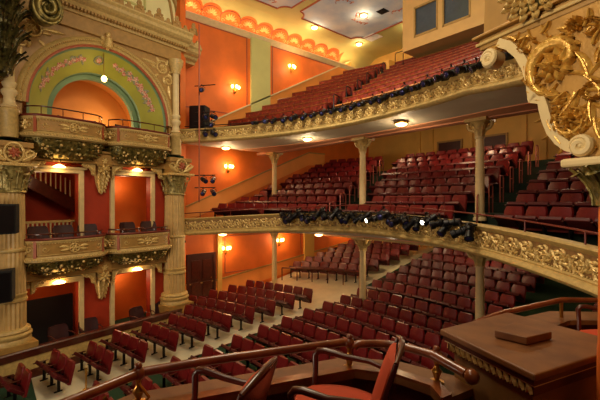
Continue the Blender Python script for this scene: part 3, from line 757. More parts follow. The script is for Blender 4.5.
# ================================================================== giant fluted columns
def giant_column(s, label):
    x, y, _ = W(s, 0, 0); z0 = E(-4.57); t = thing('fluted_column', label, 'column', (x, y, z0), 0, None)
    mb = MB(); mb.lathe([(.6, 0), (.6, .12), (.56, .16), (.62, .22), (.62, .28), (.54, .33), (.58, .38), (.56, .44), (.5, .48)], 40, c=(0, 0, 0)); mb.build('base', 'cream2', t, smooth=True)
    H = 4.57+.22
    mb = MB(); mb.lathe([(.46, .46), (.455, 1.35)], 48, flute=1, fd=.09); mb.build('lower_shaft', 'colcream', t)
    mb = MB(); mb.lathe([(.44, 1.3), (.49, 1.33), (.49, 1.4), (.46, 1.42), (.46, 1.5), (.48, 1.52), (.48, 1.56), (.44, 1.58)], 40); mb.lathe([(.44, 2.9), (.47, 2.93), (.47, 3.0), (.44, 3.03)], 40); mb.build('ring_band', 'cream2', t, smooth=True)
    mb = MB(); mb.lathe([(.45, 1.55), (.44, 2.95)], 48, flute=1, fd=.07); mb.lathe([(.44, 3.0), (.41, H)], 48, flute=1, fd=.07); mb.build('shaft', 'colcream', t)
    mb = MB(); mb.lathe([(.41, H), (.47, H+.03), (.44, H+.08), (.42, H+.12), (.42, H+.5), (.56, H+.85)], 24)
    for i in range(8): acanthus(mb, (0,0,H+.08), .43, 0, .42, PI*i/4, .14, .15)
    for i in range(8): acanthus(mb, (0,0,H+.1), .45, .05, .72, PI*i/4+PI/8, .22, .15)
    mb.build('leaf_capital', 'capgold', t, smooth=True)
    mb = MB(); R = Matrix.Rotation(math.atan2(.196, .981), 4, 'Z')
    mb.box(-.62, .62, -.62, .62, H+.85, H+.95, R)
    for i in range(4):
        a = math.atan2(.196, .981)+PI/4+PI/2*i; c, s_ = math.cos(a), math.sin(a)
        mb.tube([(c*(.5+.17*math.cos(u)), s_*(.5+.17*math.cos(u)), H+.74+.14*math.sin(u)) for u in [k*.5 for k in range(12)]], [.05]*12, 6)
    mb.build('abacus', 'goldc', t, smooth=True, bevel=.01)
    mb = MB(); mb.box(-.5, .5, -.5, .45, H+.95, H+1.62, R); mb.box(-.56, .56, -.56, .52, H+1.45, H+1.62, R); mb.build('entablature_block', 'tan', t, bevel=.015)
    mb = MB(); n = Vector((.981, .196)); u = Vector((-.196, .981))
    fn = lambda a, b, c: (u.x*a+n.x*(.52+c), u.y*a+n.y*(.52+c), H+1.27+b)
    rosette(mb, fn, 0, 0, .2, 8, .05); mm = MB(); rosette(mm, lambda a, b, c: fn(a, b, c+.04), 0, 0, .16, 7, .05); mm.build('medallion', 'redtrim', t)
    mb.tube([fn(.25*math.cos(i*PI/10), .3*math.sin(i*PI/10), .03) for i in range(21)], .04, 6)
    spiral(mb, fn, .42, -.05, .14, 1.3, 0, 1, .025, .04, 16, 5); spiral(mb, fn, -.42, -.05, .14, 1.3, PI, -1, .025, .04, 16, 5)
    for q in (-1, 1): leafc(mb, fn, q*.2, -.25, PI/2-q*1.1, .5, .09, .05, 5, q*.3)
    mb.build('crest', 'goldc', t, smooth=True)
    return t
giant_column(-.28, 'giant cream fluted column with leafy capital at the stage side of the boxes')
giant_column(5.72, 'giant cream fluted column with leafy capital between boxes and balcony')
# third tier pilasters with half columns
for s, lab in ((5.72, 'slender turned cream column beside the arch of the third tier, balcony side'), (-.3, 'slender turned cream column beside the arch of the third tier, stage side')):
    x, y, _ = W(s, .1, 0); t = thing('turned_column', lab, 'column', (x, y, T3))
    mb = MB(); mb.lathe([(.24, 0), (.24, .75), (.28, .8), (.28, .9), (.2, .95)], 20); mb.build('pedestal', 'cream2', t, smooth=True)
    mb = MB(); mb.lathe([(.2, .95), (.24, 1.0), (.17, 1.08), (.15, 1.3), (.22, 1.42), (.22, 1.5), (.15, 1.58), (.2, 1.7), (.2, 1.75), (.14, 1.8), (.14, 3.6), (.2, 3.66)], 20); mb.build('shaft', 'cream', t, smooth=True)
    mb = MB(); mb.lathe([(.15, 3.6), (.3, 4.0), (.34, 4.2)], 16)
    for i in range(8): acanthus(mb, (0,0,3.6), .17, 0, .5, PI*i/4, .14, .09)
    mb.build('capital', 'cream2', t, smooth=True)
# ================================================================== bowed box fronts
def bow(s0, s1, dep, e=.42, n=9, w0=-.2):
    P = []
    ctl = [(s0, w0), (s0+.02, w0+dep*.45), (s0+.22, dep*.72), (s0+e+.12, dep), ((s0+s1)/2, dep+.06), (s1-e-.12, dep), (s1-.22, dep*.72), (s1-.02, w0+dep*.45), (s1, w0)]
    return catmull(ctl, 7)
def box_front(name, label, s0, s1, ztop, dep=.62, panel=.74, belly=.5, garland=True, rh=.13):
    """P runs along +s; the room is at +w"""
    t = thing(name, label, 'theatre box', W((s0+s1)/2, 0, ztop-panel), 0, 'bowed box fronts')
    P = bow(s0, s1, dep); Pw = [W(s, w, 0)[:2] for s, w in P]
    z = ztop
    # outward is to the right of travel (+s travel, right = +w)
    def sw(prof, nm, m, **k): mb = MB(); mb.sweep(Pw, prof, True); return part(mb, nm, m, t, **k)
    sw([(-.16, z-.06), (-.16, z), (.05, z), (.07, z-.03), (.05, z-.07)], 'cap_rail', 'railred', smooth=True)
    sw([(-.14, z-panel), (-.14, z-.06), (.0, z-.06), (.0, z-panel)], 'panel_front', 'tan', smooth=True)
    sw([(-.02, z-.07), (.04, z-.07), (.05, z-.12), (.02, z-.16), (-.02, z-.16)], 'upper_moulding', 'cream2', smooth=True)
    sw([(-.05, z-panel+.13), (.03, z-panel+.13), (.06, z-panel+.07), (.1, z-panel+.05), (.1, z-panel-.02), (.03, z-panel-.06), (-.05, z-panel-.06)], 'lower_moulding', 'cream2', smooth=True)
    L = plen(Pw)
    def at(s, o=0):
        s = max(0, min(L[-1]-1e-4, s))
        for i in range(len(Pw)-1):
            if s <= L[i+1]:
                q = (s-L[i])/(L[i+1]-L[i]); a, b = Vector(Pw[i]), Vector(Pw[i+1]); p = a+(b-a)*q; d = (b-a).normalized(); return (p.x+d.y*o, p.y-d.x*o)
        return Pw[-1]
    mb = MB(); s = .1
    while s < L[-1]: x, y = at(s, .1); mb.blob((x, y, z-panel+.04), .032, 5, 4); x, y = at(s+.04, .03); mb.blob((x, y, z-.18), .02, 5, 4); s += .085
    part(mb, 'bead_course', 'goldc', t, smooth=True, props={'kind': 'stuff'})
    zc = z-panel*.5
    def fnm(sc):
        def fn(a, b, c): x, y = at(sc+a, c+.005); return (x, y, zc+b)
        return fn
    mb = MB(); mid = L[-1]/2+.05
    fn = fnm(mid); rosette(mb, fn, 0, 0, .13, 6, .04); mb.tube([fn(.15*math.cos(2*PI*i/18), .15*math.sin(2*PI*i/18), .02) for i in range(19)], .022, 5)
    for q in (-1, 1):
        leafc(mb, fn, q*.17, .02, PI/2-q*1.2, .3, .06, .03, 5, -q*.5); leafc(mb, fn, q*.17, -.03, -PI/2+q*1.2, .26, .05, .03, 5, q*.5)
        spiral(mb, fn, q*.85, 0, .09, 1.2, PI if q > 0 else 0, q, .01, .02, 14, 4)
    part(mb, 'centre_medallion', 'goldc', t, smooth=True)
    for sc in (.42, L[-1]-.42):
        mb = MB(); fn = fnm(sc); rosette(mb, fn, 0, 0, .15, 5, .05)
        for q in (-1, 1): spiral(mb, fn, q*.16, .0, .11, 1.3, 0 if q > 0 else PI, q, .015, .03, 16, 4)
        part(mb, 'corner_ornament', 'goldc', t, smooth=True)
    mb = MB()
    for (a0, a1) in ((.15, .72), (.85, L[-1]-.85), (L[-1]-.72, L[-1]-.15)):
        Q = [(a0, .2), (a1, .2), (a1, -.19), (a0, -.19)]
        for (pa_, pb_) in zip(Q, Q[1:]+Q[:1]):
            N = 14; mb.tube([(*at(pa_[0]+(pb_[0]-pa_[0])*i/N, .01), zc+pa_[1]+(pb_[1]-pa_[1])*i/N) for i in range(N+1)], .016, 4)
    part(mb, 'panel_moulding', 'cream2', t)
    for sc in (.78, L[-1]-.78):
        mb = MB(); x0, y0 = at(sc-.04, 0); x1, y1 = at(sc+.04, 0); xo, yo = at(sc-.04, .05); xp, yp = at(sc+.04, .05)
        mb.prism([(x0,y0),(x1,y1),(xp,yp),(xo,yo)], z-panel+.1, z-.08); part(mb, 'panel_divider', 'redtrim', t)
    # belly below
    mb = MB(); rows = []; sc = (s0+s1)/2
    for k in range(8):
        q = k/7; f = math.cos(q*PI/2)**.8 if q < 1 else 0; zz = z-panel-.05-belly*math.sin(q*PI/2)
        rows.append([W(sc+(s-sc)*(.25+.73*f), -.3+(w+.3)*max(.02, f*.96), zz) for s, w in P])
    mb.grid(rows); part(mb, 'belly', 'golddark', t, smooth=True)
    mb = MB(); rnd = random.Random(int(s0*10)+int(z*7))
    for k in range(5):
        for i in range(30):
            q = (k+.4)/5.4; f = math.cos(q*PI/2)**.8; j = 6+int((len(P)-13)*i/29); s, w = P[j]
            px_, py_, pz_ = W(sc+(s-sc)*(.25+.73*f), -.3+(w+.3)*f*.96, z-panel-.05-belly*math.sin(q*PI/2))
            if rnd.random() < .25: continue
            an = rnd.uniform(0, 6.28); r_ = rnd.uniform(.05, .1)
            tilt = Matrix.Rotation(an, 4, Vector((.9, .2, -.3)))
            mb.blob((px_+rnd.uniform(-.03, .03), py_, pz_-.015), (.035, r_, r_*.55), 6, 4, tilt)
    part(mb, 'foliage_garland', 'golddark' if garland else 'goldc', t, smooth=True, props={'kind': 'stuff'})
    mb = MB(); rnd = random.Random(5)
    for i in range(26):
        q = rnd.uniform(.1, .7); f = math.cos(q*PI/2)**.8; s, w = P[rnd.randint(9, len(P)-10)]
        p = W(sc+(s-sc)*(.25+.73*f), -.26+(w+.3)*f*.98, z-panel-.06-belly*math.sin(q*PI/2)); mb.blob(p, rnd.uniform(.03, .055), 6, 4)
    part(mb, 'gilt_fruit', 'goldc', t, smooth=True, props={'kind': 'stuff'})
    # floor of the box and metal rail
    mb = MB(); mb.prism([W(s, w-.08, 0)[:2] for s, w in P], z-panel-.04, z-panel+.02); part(mb, 'floor_slab', 'carpet', t)
    mb = MB(); mb.tube([(*at(L[-1]*i/40, -.08), z+rh) for i in range(3, 38)], .024, 6)
    for i in range(3, 39, 7): mb.tube([(*at(L[-1]*i/40, -.08), z-.01), (*at(L[-1]*i/40, -.08), z+rh)], .014, 5)
    part(mb, 'metal_rail', 'wood', t, smooth=True)
    return t
box_front('bowed_box', 'bowed gilt box front on the second tier, nearer the stage', .02, 2.66, E(-1.27))
box_front('bowed_box', 'bowed gilt box front on the second tier, beside the balcony', 2.72, 5.36, E(-1.27))
box_front('bowed_box', 'bowed gilt box front under the green arch, nearer the stage', .02, 2.66, E(2.82), panel=.7, belly=.68, rh=.27)
box_front('bowed_box', 'bowed gilt box front under the green arch, beside the balcony', 2.72, 5.36, E(2.82), panel=.7, belly=.68, rh=.27)
# scroll consoles and hanging pendants between the openings
def console(s, ztop, fl, label, k=1.0):
    t = thing('scroll_console', label, 'bracket', W(s, -.3, ztop-.45*k), 0, 'cream scroll consoles')
    pl = [(0, 0), (.42*k, 0), (.44*k, -.06*k), (.34*k, -.14*k), (.2*k, -.16*k), (.12*k, -.26*k), (.1*k, -.4*k), (0, -.45*k)]
    mb = MB(); mb.prism(pl, -.14, .02, lambda a, b, c: W(s+fl*a, c, ztop+b)); part(mb, 'scroll_body', 'cream2', t, bevel=.01)
    mb = MB(); f1 = lambda a, b, c: W(s+fl*a, .02+c, ztop+b); spiral(mb, f1, .3*k, -.08*k, .07*k, 1.4, 0, -1, .012, .02, 14, 5); spiral(mb, f1, .07*k, -.32*k, .06*k, 1.2, 0, 1, .01, .018, 14, 5); leafc(mb, f1, .25*k, -.08*k, PI+.6, .26*k, .05, .03, 5, .4)
    part(mb, 'volutes', 'goldc', t, smooth=True)
for tier, zt in (('second tier', E(1.35)), ('ground tier', E(-2.72))):
    for s, fl, wd in ((.32, 1, 'beside the stage side column'), (2.36, -1, 'stage side of the pendant'), (2.98, 1, 'balcony side of the pendant'), (5.1, -1, 'beside the balcony side column')):
        console(s, zt, fl, f'cream scroll console over the {tier} doorways, {wd}')
    t = thing('carved_pendant', f'carved leafy pendant hanging between the two {tier} doorways', 'pendant', W(2.67, -.2, zt-.75), 0, 'carved pendants')
    mb = MB(); WB(mb, 2.4, 2.94, -.3, .08, zt-.06, zt+.3); part(mb, 'block', 'tan', t, bevel=.015)
    mb = MB(); WB(mb, 2.46, 2.88, -.3, .02, zt-.35, zt-.06)
    fn = lambda a, b, c, zt=zt: W(2.67+a, .02+c, zt-.2+b); rosette(mb, fn, 0, .0, .2, 7, .09)
    rows = []
    for k in range(7):
        q = k/6; r = .22*math.cos(q*PI/2)**.7+.015; rows.append([W(2.67+r*math.cos(a), -.28+.32*math.sin(a)*(1-q*.6), zt-.32-.8*q) for a in [PI*j/8 for j in range(9)]])
    mb.grid(rows)
    for k in range(5):
        for a in (-.14, 0, .14): leafc(mb, lambda p, q2, c, k=k: W(2.67+p, -.02-.04*k+c, zt-.3+q2), a*(1-.18*k), -.14*k, -PI/2+a*2, .22, .06, .05, 5, a)
    part(mb, 'carved_drop', 'goldc', t, smooth=True)
    mb = MB(); fn = lambda a, b, c, zt=zt: W(2.67+a, .08+c, zt+.14+b); rosette(mb, fn, 0, 0, .11, 6, .03); part(mb, 'rosette', 'goldc', t)
# lower box parapet (long, straight, gently rounded at the stage end)
t = thing('box_parapet', 'long yellow ground tier box parapet with dark red padded top', 'parapet', W(2.5, .6, 0))
PP = catmull([(-2.6, 1.5), (-1.9, 1.15), (-1.2, .82), (-.3, .66), (1.5, .62), (3.5, .62), (5.2, .6), (6.3, .3), (6.7, -.1)], 6)
PW = [W(s, w, 0)[:2] for s, w in PP]; zt = E(-4.74)
for nm, m, pr in (('wall_face', 'cream2', [(-.16, .0), (-.16, zt-.2), (0, zt-.2), (0, 0)]), ('padded_top', 'wood', [(-.22, zt-.2), (-.22, zt-.03), (-.18, zt), (.03, zt), (.06, zt-.04), (.04, zt-.2)]), ('base_board', 'wood', [(-.02, 0), (-.02, .28), (.03, .28), (.03, 0)]), ('lower_moulding', 'wood', [(-.02, zt-.26), (-.02, zt-.19), (.03, zt-.19), (.03, zt-.26)])):
    mb = MB(); mb.sweep(PW, pr); part(mb, nm, m, t)
mb = MB(); WB(mb, -2.2, 6.3, -.3, .5, T1-.5, T1-.0); struct(mb.build('floor_box', 'carpet'))
mb = MB(); WB(mb, -.95, .35, -.62, .62, T1, E(-4.57)); struct(mb.build('trim_51', 'tan')); mb = MB(); WB(mb, 5.1, 6.35, -.62, .55, T1, E(-4.57)); struct(mb.build('trim_52', 'tan'))
# ================================================================== chairs in the boxes opposite
def box_chair():
    t = thing('box_chair', '', 'chair', group='dark padded box chairs')
    mb = MB(); rows = []
    for i in range(7):
        a = i/6; z = .42+.5*a; wd = .25*(1+.08*math.sin(a*PI))*(1 if a < .85 else .86)
        rows.append([(-wd, .2+.1*a-.04, z), (-wd*.5, .22+.1*a, z), (0, .23+.1*a, z), (wd*.5, .22+.1*a, z), (wd, .2+.1*a-.04, z), (wd, .26+.1*a-.04, z), (0, .29+.1*a, z), (-wd, .26+.1*a-.04, z)])
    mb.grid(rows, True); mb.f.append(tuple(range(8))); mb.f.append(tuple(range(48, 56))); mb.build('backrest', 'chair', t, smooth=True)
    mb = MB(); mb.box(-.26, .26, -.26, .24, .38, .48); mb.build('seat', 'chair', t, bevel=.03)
    for x in (-.23, .23):
        for y in (-.22, .24): mb = MB(); mb.box(x-.02, x+.02, y-.02, y+.02, 0, .38); mb.build('leg', 'wood', t)
        mb = MB(); mb.tube([(x*1.15, .26, .66), (x*1.2, .0, .68), (x*1.2, -.2, .66), (x*1.15, -.22, .4)], .02, 6); mb.build('armrest', 'wood', t)
    return t
bc = box_chair()
NY = math.atan2(.196, .981)+PI/2      # rotation that turns -Y to face the hall (+n)
def yaw_w(extra=0): return math.atan2(.196, .981)+PI/2+extra
spots = [(.62, .1, T2, .2, 'second tier, beside the fluted column'), (1.3, .12, T2, -.1, 'second tier, middle of the box nearer the stage'), (2.1, .08, T2, -.2, 'second tier, by the pendant in the stage side box'),
         (3.7, .1, T2, .1, 'second tier, balcony side box, nearer the stage'), (4.55, .1, T2, -.1, 'second tier, balcony side box, nearer the balcony'),
         (1.2, .1, T1, .1, 'ground tier, before the dark screen'), (2.15, .1, T1, -.1, 'ground tier, before the red pier'),
         (4.1, .1, T1, .2, 'ground tier, in the middle of the orange doorway'), (5.0, .05, T1, -.1, 'ground tier, beside the balcony side fluted column'),
         (1.45, .1, E(2.06), .1, 'third tier chair under the arch, nearer the stage'), (2.15, .1, E(2.06), -.1, 'third tier chair in the middle of the arch opening'), (3.5, .1, E(2.06), .1, 'third tier chair just past the meeting of the box fronts'), (4.3, .1, E(2.06), 0, 'third tier chair nearest the balcony')]
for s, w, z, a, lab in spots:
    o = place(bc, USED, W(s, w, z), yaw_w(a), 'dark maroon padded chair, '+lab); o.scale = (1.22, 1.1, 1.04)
# hanging black loudspeakers before the stage side column
for (z0, z1, s, lab) in ((E(-1.02), E(-.12), -.62, 'upper'), (E(-3.05), E(-2.1), -.72, 'lower')):
    t = thing('loudspeaker', f'black loudspeaker hanging on the stage side fluted column, {lab} one of two', 'speaker', W(s+.05, .75, z0), 0, 'column loudspeakers')
    mb = MB(); x0 = s; mb.prism([(s-.5, 1.1), (s+.25, 1.1), (s+.45, .65), (s-.5, .65)], z0, z1, lambda a, b, c: W(a, b, c)); part(mb, 'cabinet', 'speaker', t, bevel=.02)
    mb = MB(); mb.prism([(s-.46, 1.1), (s+.2, 1.1), (s+.2, 1.13), (s-.46, 1.13)], z0+.06, z1-.06, lambda a, b, c: W(a, b, c)); part(mb, 'grille', 'black', t)
    mb = MB(); mb.tube([W(s+.1, .7, (z0+z1)/2), W(s+.35, .4, (z0+z1)/2)], .03, 6); part(mb, 'bracket', 'iron', t)
# proscenium pilaster capital, stage side, above the arch springing
t = thing('proscenium_capital', 'large aged gold capital with a green scroll volute at the proscenium edge', 'capital', W(-.9, .3, E(3.9)))
mb = MB(); WB(mb, -2.6, -1.2, -.04, .35, E(2.4), E(7.4)); part(mb, 'pilaster', 'tan', t)
cx_, cy_, _ = W(-.72, .75, 0)
mb = MB()
for zc_, r_, n_ in ((E(4.3), .3, 7), (E(5.0), .4, 7), (E(5.7), .42, 7)):
    for i in range(n_): acanthus(mb, (cx_, cy_, zc_-.5), r_, 0, .75, -1.5+i*.52+.2*(r_ > .35), .42, .2)
part(mb, 'acanthus_leaves', 'darkleaf', t, smooth=True)
mb = MB(); mb.lathe([(.02, E(3.6)), (.25, E(3.75)), (.33, E(4.2)), (.38, E(5.4)), (.55, E(6.2)), (.6, E(6.9))], 20, c=(cx_, cy_, 0)); part(mb, 'bell', 'darkleaf', t, smooth=True)
for dz, dw, ds, R_ in ((6.1, 1.2, .42, .5), (6.4, 1.1, -1.0, .45)):
    mb = MB(); f = lambda a, b, c: W(ds+a*.8, dw+c, E(dz)+b)
    spiral(mb, f, 0, 0, R_*.86, 2.0, PI*.5, -1, .04, .1, 44, 8); mb.prism([(R_*math.cos(q*PI/12), R_*math.sin(q*PI/12)) for q in range(24)], -.4, -.04, f)
    mb.tube([f(R_*math.cos(q*PI/16), R_*math.sin(q*PI/16), .0) for q in range(33)], .06, 8); rosette(mb, f, 0, 0, .14, 6, .08)
    part(mb, 'volute', 'golddark', t, smooth=True)
# ================================================================== the near box (where the camera stands)
CF = Vector((-math.sin(math.radians(50)), math.cos(math.radians(50)))); CR = Vector((math.cos(math.radians(50)), math.sin(math.radians(50))))
def V(l, d, r=0): p = CR*l+CF*d; return (p.x, p.y, E(r))     # plan axes of the near box: l along, d away
FLOORR = -2.0
RAIL = [(-2.2, 1.6), (-1.62, 2.32), (-1.226, 2.89), (-.82, 3.07), (-.26, 3.27), (.42, 3.50)]
RAIL2 = [(.42, 3.50), (.6, 3.42), (.91, 3.41), (1.168, 3.19), (1.25, 2.86)]
t = thing('box_rail', 'polished wooden hand rail on brass fittings around the near box', 'rail', V(.4, 3.45, -1.33))
def smooth_path(P, n=6): return catmull(P, n)
mb = MB(); mb.tube([V(l, d, -1.33) for l, d in [(-2.2, 1.6), (-1.62, 2.32), (-1.245, 2.86)]], .036, 12); part(mb, 'end_rail', 'woodred', t, smooth=True)
mb = MB(); mb.tube([V(l, d, -1.33) for l, d in RAIL[2:]], .036, 12); part(mb, 'long_rail', 'woodred', t, smooth=True)
mb = MB(); P = smooth_path([(.5, 3.45), (.75, 3.46), (.95, 3.38), (1.168, 3.19)], 6); mb.tube([V(l, d, -1.33+(.0 if i else -.03)) for i, (l, d) in enumerate(P)], .036, 12); part(mb, 'curved_rail', 'woodred', t, smooth=True)
mb = MB(); mb.tube([V(1.14, 3.21, -1.33), V(1.3, 2.93, -1.36)], .04, 12); mb.blob(V(1.33, 2.9, -1.37), .06, 12, 8); part(mb, 'end_knob', 'woodred', t, smooth=True)
for (l, d) in ((-1.24, 2.87), (.46, 3.48), (1.17, 3.2)):
    x, y, z = V(l, d, -1.56); mb = MB(); mb.lathe([(.06, 0), (.06, .015), (.02, .03), (.03, .06), (.045, .1), (.02, .13), (.02, .17), (.04, .2), (.045, .235), (.03, .27)], 14, c=(x, y, z)); part(mb, 'brass_stanchion', 'brass', t, smooth=True)
    mb = MB(); mb.blob(V(l, d, -1.33), .052, 12, 8); mb.blob(V(l, d, -1.275), .03, 10, 6); part(mb, 'joint_knob', 'woodred', t, smooth=True)
mb = MB(); mb.tube([V(-1.23, 2.85, -1.4), V(-1.15, 2.85, -1.5), V(-1.2, 2.8, -1.56)], .014, 6); mb.tube([V(-1.36, 2.6, -1.37), V(-1.33, 2.68, -1.56)], .014, 6); part(mb, 'brass_brace', 'brass', t)
# parapet of the near box
t = thing('near_parapet', 'brown varnished parapet ledge of the near box under the hand rail', 'parapet', V(0, 3.4, FLOORR))
O = smooth_path([(-2.4, 1.65), (-1.35, 3.02), (.45, 3.72), (.95, 3.62), (1.4, 3.3), (1.44, 3.1)], 1); I = [(-2.2, 1.55), (-1.19, 2.74), (.5, 3.4), (.85, 3.3), (1.08, 3.1), (1.1, 2.9)]
def ring(a, b, z0, z1): 
    mb = MB()
    for i in range(len(a)-1):
        mb.prism([V(*a[i])[:2], V(*a[i+1])[:2], V(*b[i+1])[:2], V(*b[i])[:2]], E(z0), E(z1))
    return mb
part(ring(O, I, -1.62, -1.56), 'ledge_board', 'ledge', t)
I2 = [(l*.985, d*.985) for l, d in I]; part(ring([((a[0]*.3+b[0]*.7), (a[1]*.3+b[1]*.7)) for a, b in zip(O, I)], I, -1.56, -1.535), 'inner_nosing', 'woodred', t)
part(ring([(a[0]*.9+b[0]*.1, a[1]*.9+b[1]*.1) for a, b in zip(O, I)], [(a[0]*.25+b[0]*.75, a[1]*.25+b[1]*.75) for a, b in zip(O, I)], -2.2, -1.62), 'parapet_wall', 'wood', t)
mb = MB(); mb.prism([V(-3, .2)[:2], V(-2.4, 1.6)[:2], V(-1.3, 2.95)[:2], V(.45, 3.6)[:2], V(1.3, 3.2)[:2], V(3.2, 3.2)[:2], V(4.6, 5.0)[:2], V(6, 3.5)[:2], V(4, -1.5)[:2], V(-2, -1.5)[:2]], E(-2.25), E(FLOORR)); struct(mb.build('floor_near_box', 'seat2'))
M['goldpanel0'] = mat('ochre brown pedestal paint', (140,98,46), .55, vscale=5, var=.2)
# divider pedestal
t = thing('divider_pedestal', 'broad brown wooden pedestal with flat top between the two near boxes', 'pedestal', V(1.9, 3.1, FLOORR))
Q = [(1.248, 3.335), (2.13, 3.84), (2.645, 2.98), (1.544, 2.458)]
cq = (sum(a for a, b in Q)/4, sum(b for a, b in Q)/4)
def quad(f): return [V(cq[0]+(a-cq[0])*f, cq[1]+(b-cq[1])*f)[:2] for a, b in Q]
mb = MB(); mb.prism(quad(1.0), E(-1.2), E(-1.15)); part(mb, 'top_board', 'ledge', t, bevel=.012)
mb = MB(); mb.prism(quad(.96), E(-1.24), E(-1.2)); part(mb, 'dark_moulding', 'wood', t)
mb = MB(); mb.prism(quad(.82), E(FLOORR), E(-1.24)); part(mb, 'pedestal_body', 'goldpanel0', t)
mb = MB(); mb.prism(quad(.94), E(-1.255), E(-1.238)); part(mb, 'light_bead', 'cream', t)
mb = MB(); mb.prism(quad(.9), E(-1.33), E(-1.24)); part(mb, 'bed_moulding', 'wood', t)
# carved leaf band
mb = MB(); q0 = [(cq[0]+(a-cq[0])*.9, cq[1]+(b-cq[1])*.9) for a, b in Q]
for (pa_, pb_) in ((q0[3], q0[0]), (q0[0], q0[1])):
    dl, dd = pb_[0]-pa_[0], pb_[1]-pa_[1]; L_ = math.hypot(dl, dd); nl, nd = -dd/L_, dl/L_
    for i in range(int(L_/.062)):
        c0 = (i+.5)*.062
        fn = lambda a, b, c, c0=c0: V(pa_[0]+dl/L_*(c0+a)+nl*c, pa_[1]+dd/L_*(c0+a)+nd*c, -1.285+b)
        leafc(mb, fn, -.02, -.035, PI/2-.5, .08, .017, .018, 5, .5); leafc(mb, fn, .02, -.035, PI/2+.5, .07, .014, .018, 5, -.5); mb.blob(fn(0, .03, .01), .012, 6, 4)
part(mb, 'carved_leaf_band', 'goldc', t, smooth=True)
# slab lying on the pedestal
q = [(1.62, 3.117), (1.79, 2.951), (2.077, 3.082), (1.917, 3.335)]
mb = MB(); mb.prism([V(a, b)[:2] for a, b in q], E(-1.145), E(-1.085)); o = mb.build('wooden_block', 'ledge', None, bevel=.006)
tag(o, 'small flat brown wooden block lying on top of the divider pedestal', 'block')
# ---- armchairs of the near box
def armchair():
    t = thing('armchair', '', 'armchair', group='red velvet box armchairs')
    # faces +x ; width along y
    mb = MB(); rows = []
    for i in range(9):
        u = i/8; x = -.24+.5*u; wd = .22+.06*math.sin(PI*min(1, u*.9+.1))-(.06 if i == 8 else 0)
        hgt = .41+.075*math.sin(PI*min(1, .12+.8*u))**.5
        rows.append([(x, wd*math.cos(a), (.38 if math.sin(a) < 0 else .40)+(hgt-.38)*max(0, math.sin(a))**.6) for a in [2*PI*j/16 for j in range(16)]])
    mb.grid(rows, True); mb.f.append(tuple(range(16))); mb.f.append(tuple(range(128, 144)))
    mb.build('seat_cushion', 'velvet', t, smooth=True)
    mb = MB(); mb.box(-.25, .24, -.24, .24, .33, .385); mb.build('seat_frame', 'wood', t, bevel=.01)
    mb = MB(); rows = []
    for i in range(9):
        a = i/8; z = .42+.46*a; x = -.25-.13*a; wd = .21+.025*math.sin(a*PI)-(.05*(max(0, a-.8)/.2)**2)
        b = .035+.012*math.sin(a*PI)
        rows.append([(x+b, 0, z), (x+b*.8, wd*.6, z), (x+.01, wd, z), (x-.01, wd, z), (x-.01, 0, z), (x-.01, -wd, z), (x+.01, -wd, z), (x+b*.8, -wd*.6, z)])
    mb.grid(rows, True); mb.f.append(tuple(range(8))); mb.f.append(tuple(range(64, 72))); mb.build('back_cushion', 'velvet', t, smooth=True)
    mb = MB()
    for s in (-1, 1): mb.tube([(-.25, s*.235, .3), (-.27, s*.24, .45), (-.4, s*.22, .9)], [.02, .018, .014], 8)
    mb.tube([(-.4, -.22, .9), (-.425, -.1, .935), (-.43, 0, .945), (-.425, .1, .935), (-.4, .22, .9)], [.014, .018, .02, .018, .014], 8)
    rows = []
    for i in range(5):
        a = i/4; z = .42+.47*a; x = -.265-.13*a; rows.append([(x-.02, -.22, z), (x-.03, 0, z), (x-.02, .22, z)])
    mb.grid(rows); mb.build('back_frame', 'wood', t, smooth=True)
    for s in (-1, 1):
        mb = MB(); mb.tube([(-.31, s*.25, .64), (-.2, s*.28, .665), (-.02, s*.3, .67), (.12, s*.3, .70), (.17, s*.3, .695), (.195, s*.295, .66), (.19, s*.285, .52), (.2, s*.26, .36)], [.018, .021, .023, .026, .026, .023, .02, .022], 8)
        mb.build('armrest', 'wood', t, smooth=True)
        mb = MB(); mb.tube([(.2, s*.22, .35), (.21, s*.23, .15), (.2, s*.22, 0)], [.03, .024, .018], 8); mb.build('front_leg', 'wood', t, smooth=True)
        mb = MB(); mb.tube([(-.24, s*.21, .35), (-.27, s*.21, .15), (-.33, s*.21, 0)], [.026, .022, .018], 8); mb.build('rear_leg', 'wood', t, smooth=True)
    return t
ac = armchair()
def face(l, d): v = CR*l+CF*d; return math.atan2(v.y, v.x)
place(ac, USED, V(.25, 2.79, FLOORR-.0), face(-.96, .28), 'orange red velvet armchair with dark wood arms beside the divider pedestal')
place(ac, USED, V(-.68, 2.42, FLOORR), face(-.95, .31), 'armchair showing only its dark back edge and arm, left of the orange one')
for o in [x for x in S.objects if x.name.startswith('armchair')]: o.scale = (1.15, 1.15, 1.04)
place(ac, USED, V(3.45, 4.1, FLOORR), face(-.95, .3), 'dark armchair in the next box behind the divider pedestal')
